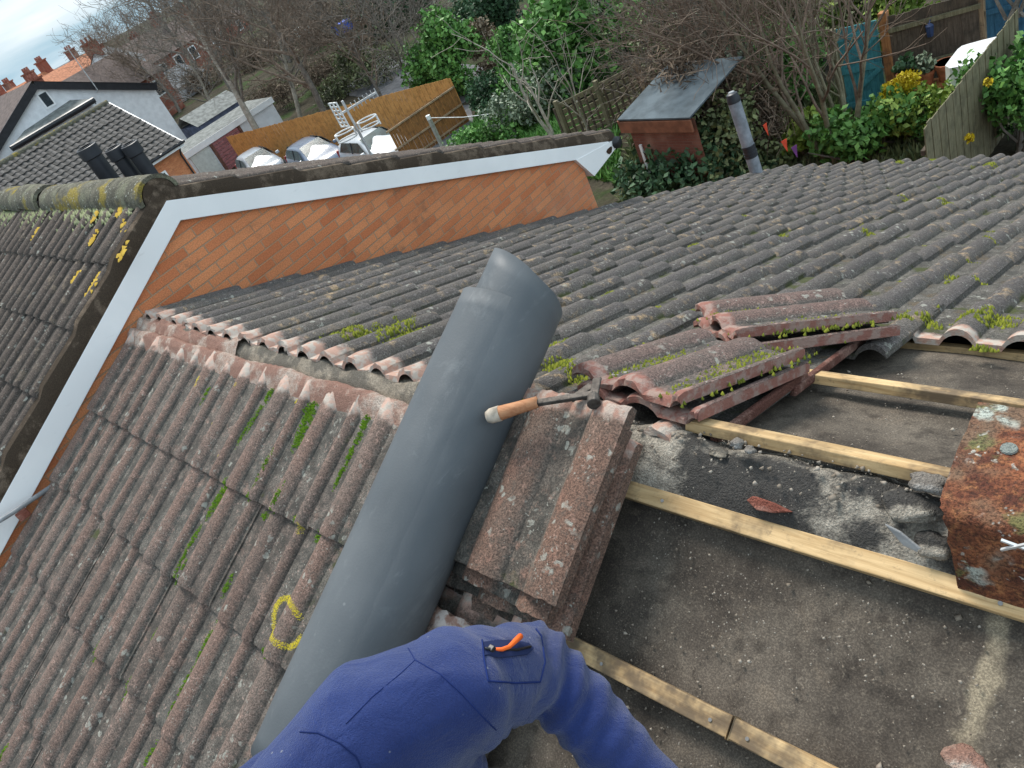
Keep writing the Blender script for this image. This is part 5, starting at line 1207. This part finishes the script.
mb = MB(); mb.box((0, 0, hP / 2), (.13, .13, hP)); mb.build('post', M['concrete'], po, bevel=.01)
mb = MB(); mb.tube([(0, 0, hP), (0, 0, hP + .16)], .09, 10); mb.build('insulator', M['white_pl'], po)
P2 = ony(528, 106, P[1] + .5); A_ = tp_ + (0, 0, .05); mb = MB(); mb.tube([A_ - A_, (P2 - A_) * .33 + (0, 0, -.12), (P2 - A_) * .66 + (0, 0, -.12), P2 - A_], .013, 6); o = mb.build('washing_line', M['white_pl'], None); o.location = Vector([float(q) for q in A_]); tag(o, 'pale washing line sagging from the post to the bushes', 'washing line')

# lattice fence and shed in the middle
la, lb = gnd(572, 150), gnd(650, 112)
t = thing('slatted_fence', 'old mossy slatted fence running up behind the grey roofed shed', 'fence', la); d = lb - la; L = np.linalg.norm(d); u = d / L
mb = MB()
for z in np.linspace(.1, 1.15, 7): mb.bar(np.array([0, 0, z]), d + np.array([0, 0, z]), .03, .12)
mb.build('slats', M['fence_green'], t)
mb = MB()
for i in range(14): p = u * L * i / 13 + np.array([-.04, -.04, 0]); mb.box(p + np.array([0, 0, .6]), (.06, .03, 1.1))
mb.build('back_boards', M['fence_old'], t)
for q in (0., .5, 1.): mb = MB(); mb.box(d * q + np.array([.06, .0, .65]), (.11, .11, 1.35)); mb.build('post', M['post_wood'] if q == 1. else M['fence_green'], t, bevel=.008)
ZS = -5.8; M['shed_felt'] = plain('blue_grey_felt', (.1, .125, .14), .85, .25, 0, .3, 3, .3, 60)
c1, c2, c3 = onz(618, 121, -3.6), onz(690, 119, -3.6), onz(662, 84, -3.6)
Os = np.array([c1[0], c1[1], ZS]); sh_ = thing('brick_shed', 'brick shed with a grey felt roof and brown fascia behind the gable end', 'shed', Os)
q1, q2 = c1 - Os, c2 - Os; ax1 = (q2 - q1); ax1[2] = 0; ax1 /= np.linalg.norm(ax1); ax2 = np.array([-ax1[1], ax1[0], 0.]); 
dp = (c3 - c1) @ ax2; wd_ = np.linalg.norm(q2 - q1)
b0 = q1; r1 = b0 + ax1 * wd_; r2 = r1 + ax2 * dp * 1.15; r3 = b0 + ax2 * dp * 1.15
mb = MB(); mb.add([b0 + (0, 0, .0), r1, r2 + (0, 0, .25), r3 + (0, 0, .25)], [(0, 1, 2, 3)]); mb.build('roof', M['shed_felt'], sh_, solid=-.03)
mb = MB(); mb.bar(b0 + (0, 0, -.12), r1 + (0, 0, -.12), .04, .2); mb.bar(b0 + (0, 0, -.1), r3 + (0, 0, .15), .04, .2); M['fascia_brown'] = plain('brown_fascia', (.22, .09, .05), .6, .3); mb.build('fascia', M['fascia_brown'], sh_)
i0, i1 = b0 + ax1 * .1 + ax2 * .1, r1 + ax2 * .1; i2, i3 = r2 - ax2 * .1, r3 + ax1 * .1 - ax2 * .1
def at0(p): return np.array([p[0], p[1], 0.])
mb = MB(); mb.add([at0(i0), at0(i1), i1 + (0, 0, -.04), i0 + (0, 0, -.04)], [(0, 1, 2, 3)]); mb.add([at0(i3), at0(i0), i0 + (0, 0, -.04), i3 + (0, 0, .2)], [(0, 1, 2, 3)]); mb.build('wall', M['brick_x'], sh_)
mb = MB(); mb.bar(at0(i0) + (.15, -.03, .6), at0(i0) + (.15, -.03, 1.7), .05, .05); mb.build('downpipe', M['white_board'], sh_)

# ------------------------------------------------------------------ right garden
M['teal'] = wood('teal_paint', (.055, .25, .3), (.11, .38, .43), (.03, .1, .13), .6, 2, .4); M['blue_pt'] = wood('blue_paint', (.03, .1, .17), (.06, .17, .26), (.02, .05, .09), .6, 2, .4)
gA, gB = gnd(849, 115), gnd(888, 108)
gt = thing('garden_gate', 'teal painted plank gate with a diagonal brace in the right hand garden', 'gate', gA); d = gB - gA; L = np.linalg.norm(d); u = d / L; nn = np.array([-u[1], u[0], 0]) * -1; H_ = 1.62
mb = MB(); n = 6
for i in range(n): mb.box(u * L * (i + .5) / n + np.array([0, 0, H_ / 2]), (L / n * .96, .025, H_), np.array([u, nn, (0, 0, 1)]).T)
mb.build('boards', M['teal'], gt)
mb = MB(); 
for z in (.2, .85, 1.45): mb.bar(nn * .035 + np.array([0, 0, z]), d + nn * .035 + np.array([0, 0, z]), .03, .1)
mb.bar(nn * .037 + np.array([0, 0, .3]), d + nn * .037 + np.array([0, 0, .82]), .03, .09); mb.bar(nn * .037 + np.array([0, 0, .9]), d + nn * .037 + np.array([0, 0, 1.42]), .03, .09); mb.build('brace', M['teal'], gt)
def post(label, x, y, h, mat, r=.07):
    P = gnd(x, y); t = thing('fence_post', label, 'post', P); mb = MB(); mb.box((0, 0, h / 2), (r * 2, r * 2, h)); mb.build('post', mat, t, bevel=.01); mb = MB(); mb.box((0, 0, h + .01), (r * 2.05, r * 2.05, .03)); mb.build('cap', mat, t, bevel=.008)
post('rusty orange timber post right of the teal gate', 895, 108, 1.72, M['post_orange']); post('weathered pale post left of the teal gate', 846, 116, 1.62, M['fence_green'], .06); post('tan timber post between the dark fence and the blue boards', 985, 86, 1.5, M['post_wood'])
A_ = gnd(898, 108); B_ = gnd(985, 88)
board_fence('dark weathered close board fence with two rails behind the flower pots', A_, B_, 1.62, M['fence_old'], .12, M['fence_green'], (.45, .88), -1)
A_ = gnd(990, 86); B_ = A_ + (gnd(1060, 72) - A_) * 1.2
board_fence('blue painted boards at the upper right corner', A_, B_, 1.5, M['blue_pt'], .12, M['blue_pt'], (.4, .85), -1)
A_ = gnd(935, 236); B_ = gnd(1021, 112)
board_fence('mossy timber fence running down towards the roof eaves on the right', A_, B_, 1.6, M['fence_green'], .12, M['fence_old'], (.3, .8), 1)
# lantern on the dark fence
fm = (gnd(898, 108) + gnd(985, 88)) / 2; P = fm + np.array([-.02, -.14, 1.3]); t = thing('wall_lantern', 'small dark blue lantern hanging on the weathered fence', 'lantern', P); M['navy'] = plain('navy_paint', (.03, .05, .12), .5, .3)
mb = MB(); mb.tube([(0, 0, -.12), (0, 0, .06), (0, 0, .1)], [.05, .07, .02], 6); mb.build('lantern_body', M['navy'], t); mb = MB(); mb.bar((0, 0, .1), (0, .12, .16), .015, .015); mb.build('bracket', M['navy'], t)
# white covered stack
P = gnd(978, 116); M['sheet'] = plain('white_sheeting', (.78, .8, .82), .45, .4, 0, .06, 3); cv = thing('covered_stack', 'garden stack wrapped in white plastic sheeting beside the mossy fence', 'cover', P)
mb = MB(); N = 16; vs = []; fs = []
for j in range(9):
    z = 1.05 * j / 8
    for i in range(N):
        q = 2 * PI * i / N; sxx = .34 * math.copysign(abs(math.cos(q)) ** .45, math.cos(q)); syy = .45 * math.copysign(abs(math.sin(q)) ** .45, math.sin(q)); e = .045 * vnoise((q * 2, z * 1.5, 3)) + .03 * math.sin(q * 6) * (1 - z / 1.4)
        vs.append((sxx * (1 + e * 2) * (1.04 - .05 * z), syy * (1 + e * 2) * (1.04 - .05 * z), z + (.1 * (sxx + .3) if j == 8 else 0)))
for j in range(8):
    for i in range(N): fs.append((j * N + i, j * N + (i + 1) % N, (j + 1) * N + (i + 1) % N, (j + 1) * N + i))
fs.append(tuple(8 * N + i for i in range(N))); mb.add(vs, fs); mb.build('sheeting', M['sheet'], cv, auto=True)
mb = MB(); mb.box((0, 0, .06), (.6, .8, .1)); mb.build('pallet', M['fence_old'], cv)
# pots on a bench
bA = gnd(908, 118); bB = gnd(952, 112); bd_ = bB - bA; M['pot'] = plain('clay_pot', (.36, .13, .07), .8, .2, 0, .2, 12)
bn = thing('plant_bench', 'low brown plant stand holding clay pots before the dark fence', 'bench', bA); d = bd_; mb = MB()
for k in (-.1, .1): mb.bar(np.array([0, k, .55]), d + np.array([0, k, .55]), .16, .03)
mb.build('seat', M['post_orange'], bn)
for q in (.05, .95):
    for k in (-.12, .12): mb = MB(); mb.box(d * q + np.array([0, k, .27]), (.06, .05, .54)); mb.build('leg', M['post_orange'], bn)
def pot(label, q, z, r, plant=None, dy=0.):
    P = bA + bd_ * q + np.array([0, dy, z]); t = thing('flower_pot', label, 'flower pot', P, 0, 'clay pots in the right garden'); h = r * 1.7; mb = MB(); mb.tube([(0, 0, 0), (0, 0, h * .78), (0, 0, h * .78), (0, 0, h), (0, 0, h), (0, 0, h * .85)], [r * .68, r * .95, r * 1.06, r * 1.1, r * .95, r * .9], 18, True); mb.build('pot', M['pot'], t, auto=True)
    if plant: leaf_cloud('plant', [(np.array([0, 0, h + r * .7]), np.array([r * 1.1, r * 1.1, r * 1.1]))], 160, r * .7, M[plant], t)
pot('clay pot with a dark leafy plant at the left end of the stand', .08, .565, .15, 'leaf_dark'); pot('clay pot with pale green plant in the middle of the stand', .5, .565, .14, 'leaf_grey'); pot('large empty clay pot at the right end of the stand', .95, .565, .18, None, .05); pot('low wide clay pot on the ground left of the stand', .05, .02, .17, None, -.45); pot('small clay pot on the ground under the stand', .45, .02, .14, None, -.42)
# bunting
for x, y, mm, lab in ((785, 146, 'orange', 'bright red bunting flag hanging at the foot of the bare shrub'), (795, 152, 'purple', 'purple bunting flag beside the red one at the foot of the bare shrub'), (766, 130, 'orange', 'small orange bunting flag in the brown twigs')):
    if 'purple' not in M: M['purple'] = plain('purple_cloth', (.2, .07, .25), .8, .2); M['redcl'] = plain('red_cloth', (.75, .1, .05), .8, .2)
    P = dpt(x, y, 11.6); mb = MB(); w_ = .045 if y > 135 else .03; mb.add([hz * -w_ + np.array([0, 0, .09]), hz * w_ + np.array([0, 0, .11]), np.array([.02, 0, -.1])], [(0, 1, 2)]); o = mb.build('bunting_flag', M['redcl'] if mm == 'orange' else M['purple'], None, solid=.004); o.location = Vector([float(q) for q in P]); tag(o, lab, 'bunting')

# ------------------------------------------------------------------ planting
g0 = np.array([0, 0, 0])
def blobs(n, rx, ry, rz, r0, r1, zmin=.3):
    out = []
    for _ in range(n):
        r = r0 + (r1 - r0) * rng.random(); a = rng.random() * 2 * PI; q = math.sqrt(rng.random())
        out.append(((rx * q * math.cos(a), ry * q * math.sin(a), zmin + rz * rng.random() * (1.1 - .6 * q)), (r, r, r * .85)))
    return out
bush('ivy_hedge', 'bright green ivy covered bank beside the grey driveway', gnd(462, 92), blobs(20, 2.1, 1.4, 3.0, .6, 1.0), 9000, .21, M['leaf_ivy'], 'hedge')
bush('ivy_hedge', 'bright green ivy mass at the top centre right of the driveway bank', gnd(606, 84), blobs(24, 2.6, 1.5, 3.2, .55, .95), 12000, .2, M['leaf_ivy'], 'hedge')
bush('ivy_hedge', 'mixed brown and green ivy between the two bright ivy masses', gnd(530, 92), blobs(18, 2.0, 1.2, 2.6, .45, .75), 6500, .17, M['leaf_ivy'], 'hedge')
bush('bramble', 'brown dead bracken patch between the ivy masses', gnd(505, 74), blobs(10, 1.3, .8, 2.9, .35, .6), 2600, .16, M['leaf_brown'], 'bush')
bush('shrub', 'grey green rounded shrub behind the pale leafless sapling', gnd(540, 124), blobs(14, 1.5, 1.1, 1.6, .4, .65), 4200, .12, M['leaf_grey'])
bush('shrub', 'low green shrub by the orange fence return', gnd(500, 150), blobs(14, 2.0, 1.1, .7, .35, .55), 4600, .13, M['leaf_ivy'])
bush('shrub', 'dark shrub in the gap behind the orange fence return', gnd(496, 112), blobs(9, .9, .8, 1.3, .4, .6), 2200, .14, M['leaf_dark'])
bush('evergreen_shrub', 'dark glossy evergreen shrub between the gable end and the tiled eaves', gnd(700, 212), blobs(18, 1.0, .7, 1.1, .3, .5, .4), 6500, .12, M['leaf_dark'])
bush('shrub', 'olive leafed shrub above the grey shed roof', gnd(690, 78), blobs(14, 1.3, .9, 2.0, .4, .65), 3800, .13, M['leaf_olive'], hollow=.3)
bush('shrub', 'grey green leafy shrub left of the grey vent pipe', gnd(726, 118), blobs(14, 1.0, .8, 1.8, .35, .55), 4200, .12, M['leaf_grey'], hollow=.3)
bush('yellow_bush', 'yellow flowering bush in front of the flower pots', gnd(912, 146), blobs(8, .55, .4, .6, .2, .35), 2200, .1, M['leaf_lime'])
t = bush('yellow_flowers', 'cluster of bright yellow flower heads on the bush before the pots', gnd(905, 138), blobs(6, .28, .2, .2, .12, .18, .85), 900, .075, M['leaf_yellow'], 'flowers', stems=5)
bush('shrub', 'lime green leafy plant left of the yellow flowers', gnd(872, 160), blobs(11, .8, .5, .7, .22, .38), 3000, .12, M['leaf_ivy'])
bush('shrub', 'lime leafed plant at the foot of the bare shrub trunks', gnd(815, 158), blobs(7, .5, .35, .5, .18, .3), 1100, .14, M['leaf_lime'])
bush('shrub', 'small clipped green bush beside the flower pots', gnd(934, 138), blobs(7, .3, .3, .4, .2, .3), 1500, .08, M['leaf_ivy'])
bush('shrub', 'pale green bushy plant against the mossy fence', gnd(950, 148), blobs(7, .35, .35, .5, .16, .28), 1200, .1, M['leaf_lime'])
bush('climber', 'green climber with yellow roses over the mossy fence at the right edge', gnd(1018, 150), blobs(16, .55, .7, 1.6, .2, .4, .4), 4600, .1, M['leaf_ivy'], 'climber')
bush('climber', 'yellow green willow leaves hanging at the upper right corner', gnd(1016, 100) + (0, 0, 1.4), blobs(10, .5, .5, 1.4, .2, .4, .4), 2600, .1, M['leaf_lime'], 'climber', aspect=3)
for x, y, dd, lab in ((988, 82, 10.4, 'yellow rose near the white sheeting'), (969, 138, 10.2, 'yellow rose low on the mossy fence')):
    P = dpt(x, y, dd); t = thing('yellow_rose', lab, 'flower', P, 0, 'yellow roses on the climber'); leaf_cloud('petals', [(g0, np.array([.06, .06, .05]))], 60, .06, M['leaf_yellow'], t, hollow=.2)
bush('evergreen_tree', 'tall dark conifer mass at the top edge left of centre', gnd(395, 30), blobs(16, 3.2, 2.2, 3.2, .9, 1.5), 6500, .3, M['leaf_dark'], 'tree')
bush('evergreen_tree', 'dark evergreen at the top edge above the brown bracken', gnd(500, 34), blobs(14, 2.4, 1.6, 3.0, .8, 1.2), 6000, .24, M['leaf_dark'], 'tree')
bush('evergreen_tree', 'dark evergreen at the top edge behind the right ivy mass', gnd(650, 38), blobs(14, 2.0, 1.4, 2.6, .7, 1.1), 5200, .2, M['leaf_dark'], 'tree')
bush('shrub', 'rough green hedge at the top edge above the teal gate', gnd(790, 62), blobs(18, 2.2, .9, 1.9, .4, .7), 6500, .13, M['leaf_olive'], 'hedge')
bush('shrub', 'yellowing hedge at the top edge behind the dark fence', gnd(920, 48), blobs(16, 1.9, .8, 1.9, .4, .6), 5200, .12, M['leaf_lime'], 'hedge')
bush('ivy_hedge', 'green ivy strip along the top behind the left gate post', gnd(775, 100), blobs(12, 1.0, .7, 1.3, .3, .5), 3200, .13, M['leaf_ivy'], 'hedge')
bush('shrub', 'olive leafed shrub at the foot of the grey vent pipe right of the shed', gnd(738, 200), blobs(16, .7, .6, 1.6, .3, .45, .4), 4600, .1, M['leaf_olive'], hollow=.3)
bush('bramble', 'brown twig thicket overhanging the right side of the grey shed roof', gnd(716, 186), blobs(16, .55, .5, 1.5, .3, .5, 1.1), 5200, .15, M['leaf_rust'], aspect=6, hollow=.15, stemmat='bark_red')
bush('bramble', 'rust brown bramble thicket left of the grey vent pipe', gnd(722, 178), blobs(18, 1.1, .8, 1.9, .35, .6), 8500, .14, M['leaf_rust'], 'bush', aspect=5, hollow=.15, stemmat='bark_red')
bush('bramble', 'brown twiggy thicket behind the garages', gnd(300, 96), blobs(20, 5.5, 3., 1.6, .8, 1.3), 6000, .34, M['leaf_rust'], 'bush', aspect=7, hollow=.1)
bush('bramble', 'olive brown thicket behind the long orange fence', gnd(360, 88), blobs(18, 4., 2.4, 1.6, .7, 1.1), 5200, .28, M['leaf_olive'], 'bush', aspect=4, hollow=.1)
bush('bramble', 'grey brown thicket among the far gardens', gnd(240, 70), blobs(20, 8., 5., 2.4, 1.2, 2.0), 7000, .5, M['leaf_rust'], 'bush', aspect=7, hollow=.1)
bush('bramble', 'dark brown thicket at the top left of the bare trees', gnd(310, 44), blobs(20, 7., 4., 3., 1.2, 2.), 7000, .45, M['leaf_brown'], 'bush', aspect=5, hollow=.1)
# rubbish in the far garden
for x, y, nm, lab, cc in ((356, 52, 'blue_tub', 'bright blue tub among the bare trees', (.05, .12, .6)), (314, 52, 'white_crate', 'pale crate among the bare trees', (.6, .62, .58))):
    P = gnd(x, y); P[2] += 1.6; mt = plain(nm + '_plastic', cc, .5, .3); t = thing(nm, lab, 'tub' if 'blue' in nm else 'crate', P); mb = MB(); mb.box((0, 0, .35), (.9, 1.1, .7), taper=1.15); mb.build('tub', mt, t, bevel=.05); mb = MB(); mb.box((0, 0, .72), (1.1, 1.35, .06)); mb.build('rim', mt, t)
    mb = MB(); mb.box((0, 0, -.8), (.8, 1.0, 1.6)); mb.build('stand', M['fence_old'], t)
A_ = gnd(428, 40); B_ = gnd(492, 22); t = thing('rail_fence', 'low timber rail fence at the top edge beyond the driveway', 'fence', A_); d = B_ - A_; 
for z in (.5, 1.0): mb = MB(); mb.bar(np.array([0, 0, z]), d + np.array([0, 0, z]), .05, .14); mb.build('rail', M['post_wood'], t)
for q in (0, .33, .66, 1): mb = MB(); mb.box(d * q + np.array([0, 0, .6]), (.14, .14, 1.2)); mb.build('post', M['post_wood'], t)
# bare trees
gT = 'bare trees behind the parked cars'
bare_tree('bare_tree', 'tall pale barked tree rising beside the pink garage door', gnd(266, 150), 13, .22, M['bark_pale'], M['bark'], 4, (.0, .0), gT, .62, nb=(10, 6, 5, 3))
bare_tree('bare_tree', 'dark multi branched tree in the middle of the bare group', gnd(332, 128), 11, .2, M['bark'], M['bark_red'], 4, (.05, .0), gT, .7, nb=(10, 6, 5, 3))
bare_tree('bare_tree', 'wide spreading grey tree at the back of the bare group', gnd(235, 95), 14, .26, M['bark'], M['bark'], 4, (-.05, .05), gT, .7, nb=(10, 6, 5, 3))
bare_tree('bare_tree', 'slender tree leaning over the blue grey car', gnd(388, 112), 7, .1, M['bark'], M['bark_red'], 4, (.05, .08), gT, .6, nb=(9, 5, 4, 3))
bare_tree('bare_tree', 'dark slim tree by the driveway edge', gnd(420, 106), 6, .08, M['bark'], M['bark'], 4, (.0, .0), gT, .55, nb=(9, 5, 4, 2))
bare_tree('bare_tree', 'tall tree with fine twigs against the sky at the top left', gnd(205, 80), 17, .28, M['bark'], M['bark'], 4, (-.08, -.05), gT, .6, nb=(11, 6, 5, 3))
bare_tree('bare_tree', 'bare tree at the top edge above the orange fence', gnd(350, 70), 10, .2, M['bark'], M['bark_red'], 4, (.0, .0), gT, .75, nb=(10, 6, 5, 3))
bare_tree('bare_tree', 'bare tree left of the blue tub with a forked crown', gnd(290, 62), 12, .2, M['bark'], M['bark_red'], 4, (.0, .0), gT, .75, nb=(10, 6, 5, 3))
bare_tree('bare_tree', 'dark bare tree against the red brick terraces', gnd(180, 112), 11, .18, M['bark'], M['bark_red'], 4, (.0, .1), gT, .7, nb=(10, 6, 5, 3))
bare_tree('bare_tree', 'small pale bare tree behind the end of the orange fence', gnd(440, 84), 6.5, .1, M['bark_pale'], M['bark'], 4, (.0, .0), gT, .7, nb=(9, 5, 4, 3))
for x, y, H, lab in ((150, 100, 10, 'bare tree in front of the white gable house right end'), (225, 128, 9, 'bare tree growing behind the garage roof'), (300, 118, 9, 'bare tree behind the middle of the orange fence'), (372, 84, 9, 'bare tree above the aerial'), (410, 60, 9, 'bare tree left of the green ivy bank'), (255, 44, 12, 'far bare tree at the top edge left of the blue tub')):
    bare_tree('bare_tree', lab, gnd(x, y), H, .15, M['bark_pale'] if x in (225, 300) else M['bark'], M['bark'], 4, (rng.normal(0, .08), rng.normal(0, .08)), gT, .72, nb=(10, 6, 5, 3))
RMIN[0] = .007
bare_tree('sapling', 'pale leafless sapling in front of the grey green shrub', gnd(560, 140), 3.6, .06, M['bark_pale'], M['bark_pale'], 2, (.1, .1), None, .65, 2, nb=(4, 3, 2))
bare_tree('sapling', 'thin pale sapling beside the slatted fence', gnd(592, 138), 3.4, .035, M['bark_pale'], M['bark_pale'], 2, (.0, .05), None, .35, 2, nb=(3, 2, 2))
RMIN[0] = .0045
gS = 'bare shrubs along the back garden'
bare_tree('bare_shrub', 'large multi stemmed bare shrub right of the grey vent pipe', gnd(838, 166), 5.2, .06, M['bark_green'], M['bark_red'], 3, (.0, .0), gS, .5, 5, nb=(6, 5, 4, 2), cat='shrub')
bare_tree('bare_shrub', 'brown bare shrub directly behind the grey vent pipe', gnd(760, 150), 4.6, .045, M['bark_red'], M['bark_red'], 3, (-.1, .0), gS, .6, 7, nb=(6, 5, 4, 2), cat='shrub')
bare_tree('bare_shrub', 'twiggy bare shrub left of the grey vent pipe over the shed roof', gnd(706, 140), 4.2, .04, M['bark_red'], M['bark'], 3, (-.1, .0), gS, .65, 7, nb=(6, 5, 4, 2), cat='shrub')
bare_tree('bare_shrub', 'tall thin bare shrub in front of the teal gate', gnd(862, 158), 4.6, .04, M['bark_green'], M['bark_green'], 3, (.05, .05), gS, .45, 3, nb=(4, 3, 3, 2), cat='shrub')
bare_tree('bare_shrub', 'bare shrub at the top centre beyond the shed', gnd(730, 96), 4.6, .05, M['bark_red'], M['bark_red'], 3, (.0, .0), gS, .65, 7, nb=(6, 5, 4, 2), cat='shrub')
# grass and litter
def ground_cover(name, poly, n, size, mat, h=.1):
    A = [gnd(*p) for p in poly]; V = []; Cc = []
    a, b, c, d = A; uu = rng.random((n, 2)); P = (a[None] * (1 - uu[:, :1]) + b[None] * uu[:, :1]) * (1 - uu[:, 1:]) + (d[None] * (1 - uu[:, :1]) + c[None] * uu[:, :1]) * uu[:, 1:]
    P[:, 2] = [zg(x) for x in P[:, 0]]; q = rng.normal(size=(n, 3)); q[:, 2] = abs(q[:, 2]) + .6; q /= np.linalg.norm(q, axis=1)[:, None]; s = np.cross(q, rng.normal(size=(n, 3))); s /= np.linalg.norm(s, axis=1)[:, None]; L_ = size * (.5 + rng.random(n))[:, None]
    V = np.stack([P - s * L_ * .15, P + s * L_ * .15, P + q * L_], 1).reshape(-1, 3); g = rng.random(n); Cc = np.stack([g, .6 * rng.random(n), g, g], 1).repeat(3, 0)
    o = np_mesh(name, V, np.arange(3 * n).reshape(-1, 3), mat, None, Cc, False, 'stuff'); return o
o = ground_cover('grass', [(430, 185), (620, 185), (620, 110), (480, 110)], 16000, .22, M['leaf_ivy']); o['label'] = 'rough green grass below the gable end'
o = ground_cover('undergrowth', [(620, 215), (960, 175), (960, 90), (640, 95)], 22000, .2, M['leaf_olive']); o['label'] = 'low undergrowth across the back garden'
o = ground_cover('leaf_litter', [(640, 210), (900, 180), (860, 110), (660, 110)], 12000, .14, M['leaf_brown']); o['label'] = 'brown leaf litter under the bare shrubs'

V = []; Q = []; C = []
for _ in range(3400):
    if rng.random() < .62: P = fp(3.34 + 1.3 * rng.random(), .2 + .75 * rng.random(), -.052)
    elif rng.random() < .6: P = fp(3.2 + 1.0 * rng.random(), .02 + .14 * rng.random(), -.03)
    else: P = bp(3.5 + .9 * rng.random(), .02 + .8 * rng.random(), -.088)
    big_ = 0
    if _ > 3220: P = np.array([3.22 + .72 * rng.random() ** 1.3, -.02 - .09 * rng.random(), 0]); P[2] = -.012 - abs(P[1] + .06) * .45; big_ = .005 * rng.random() ** 4
    elif vnoise(P * 4, 2) < -.15: continue
    sz = big_ + .0012 + .0022 * rng.random() ** 3 + (.003 if rng.random() < .02 else 0); b = len(V)
    q = rng.normal(size=(6, 3)) * .25 + np.array([(1, 0, 0), (-1, 0, 0), (0, 1, 0), (0, -1, 0), (0, 0, 1), (0, 0, -1)]); V += [P + (0, 0, .004) + w_ * sz for w_ in q]
    Q += [(b, b + 2, b + 4), (b + 2, b + 1, b + 4), (b + 1, b + 3, b + 4), (b + 3, b, b + 4), (b + 2, b, b + 5), (b + 1, b + 2, b + 5), (b + 3, b + 1, b + 5), (b, b + 3, b + 5)]
    C += [(rng.random(), .4 * rng.random(), 0, 1)] * 6
M['grit'] = leafmat('pale_grit_chips', (.22, .18, .14), (.42, .37, .31), (.08, .065, .05), .1, .95)
o = np_mesh('grit', np.array(V), np.array(Q), M['grit'], None, np.array(C), False, 'stuff'); o['label'] = 'pale grit and mortar crumbs scattered over the felt'
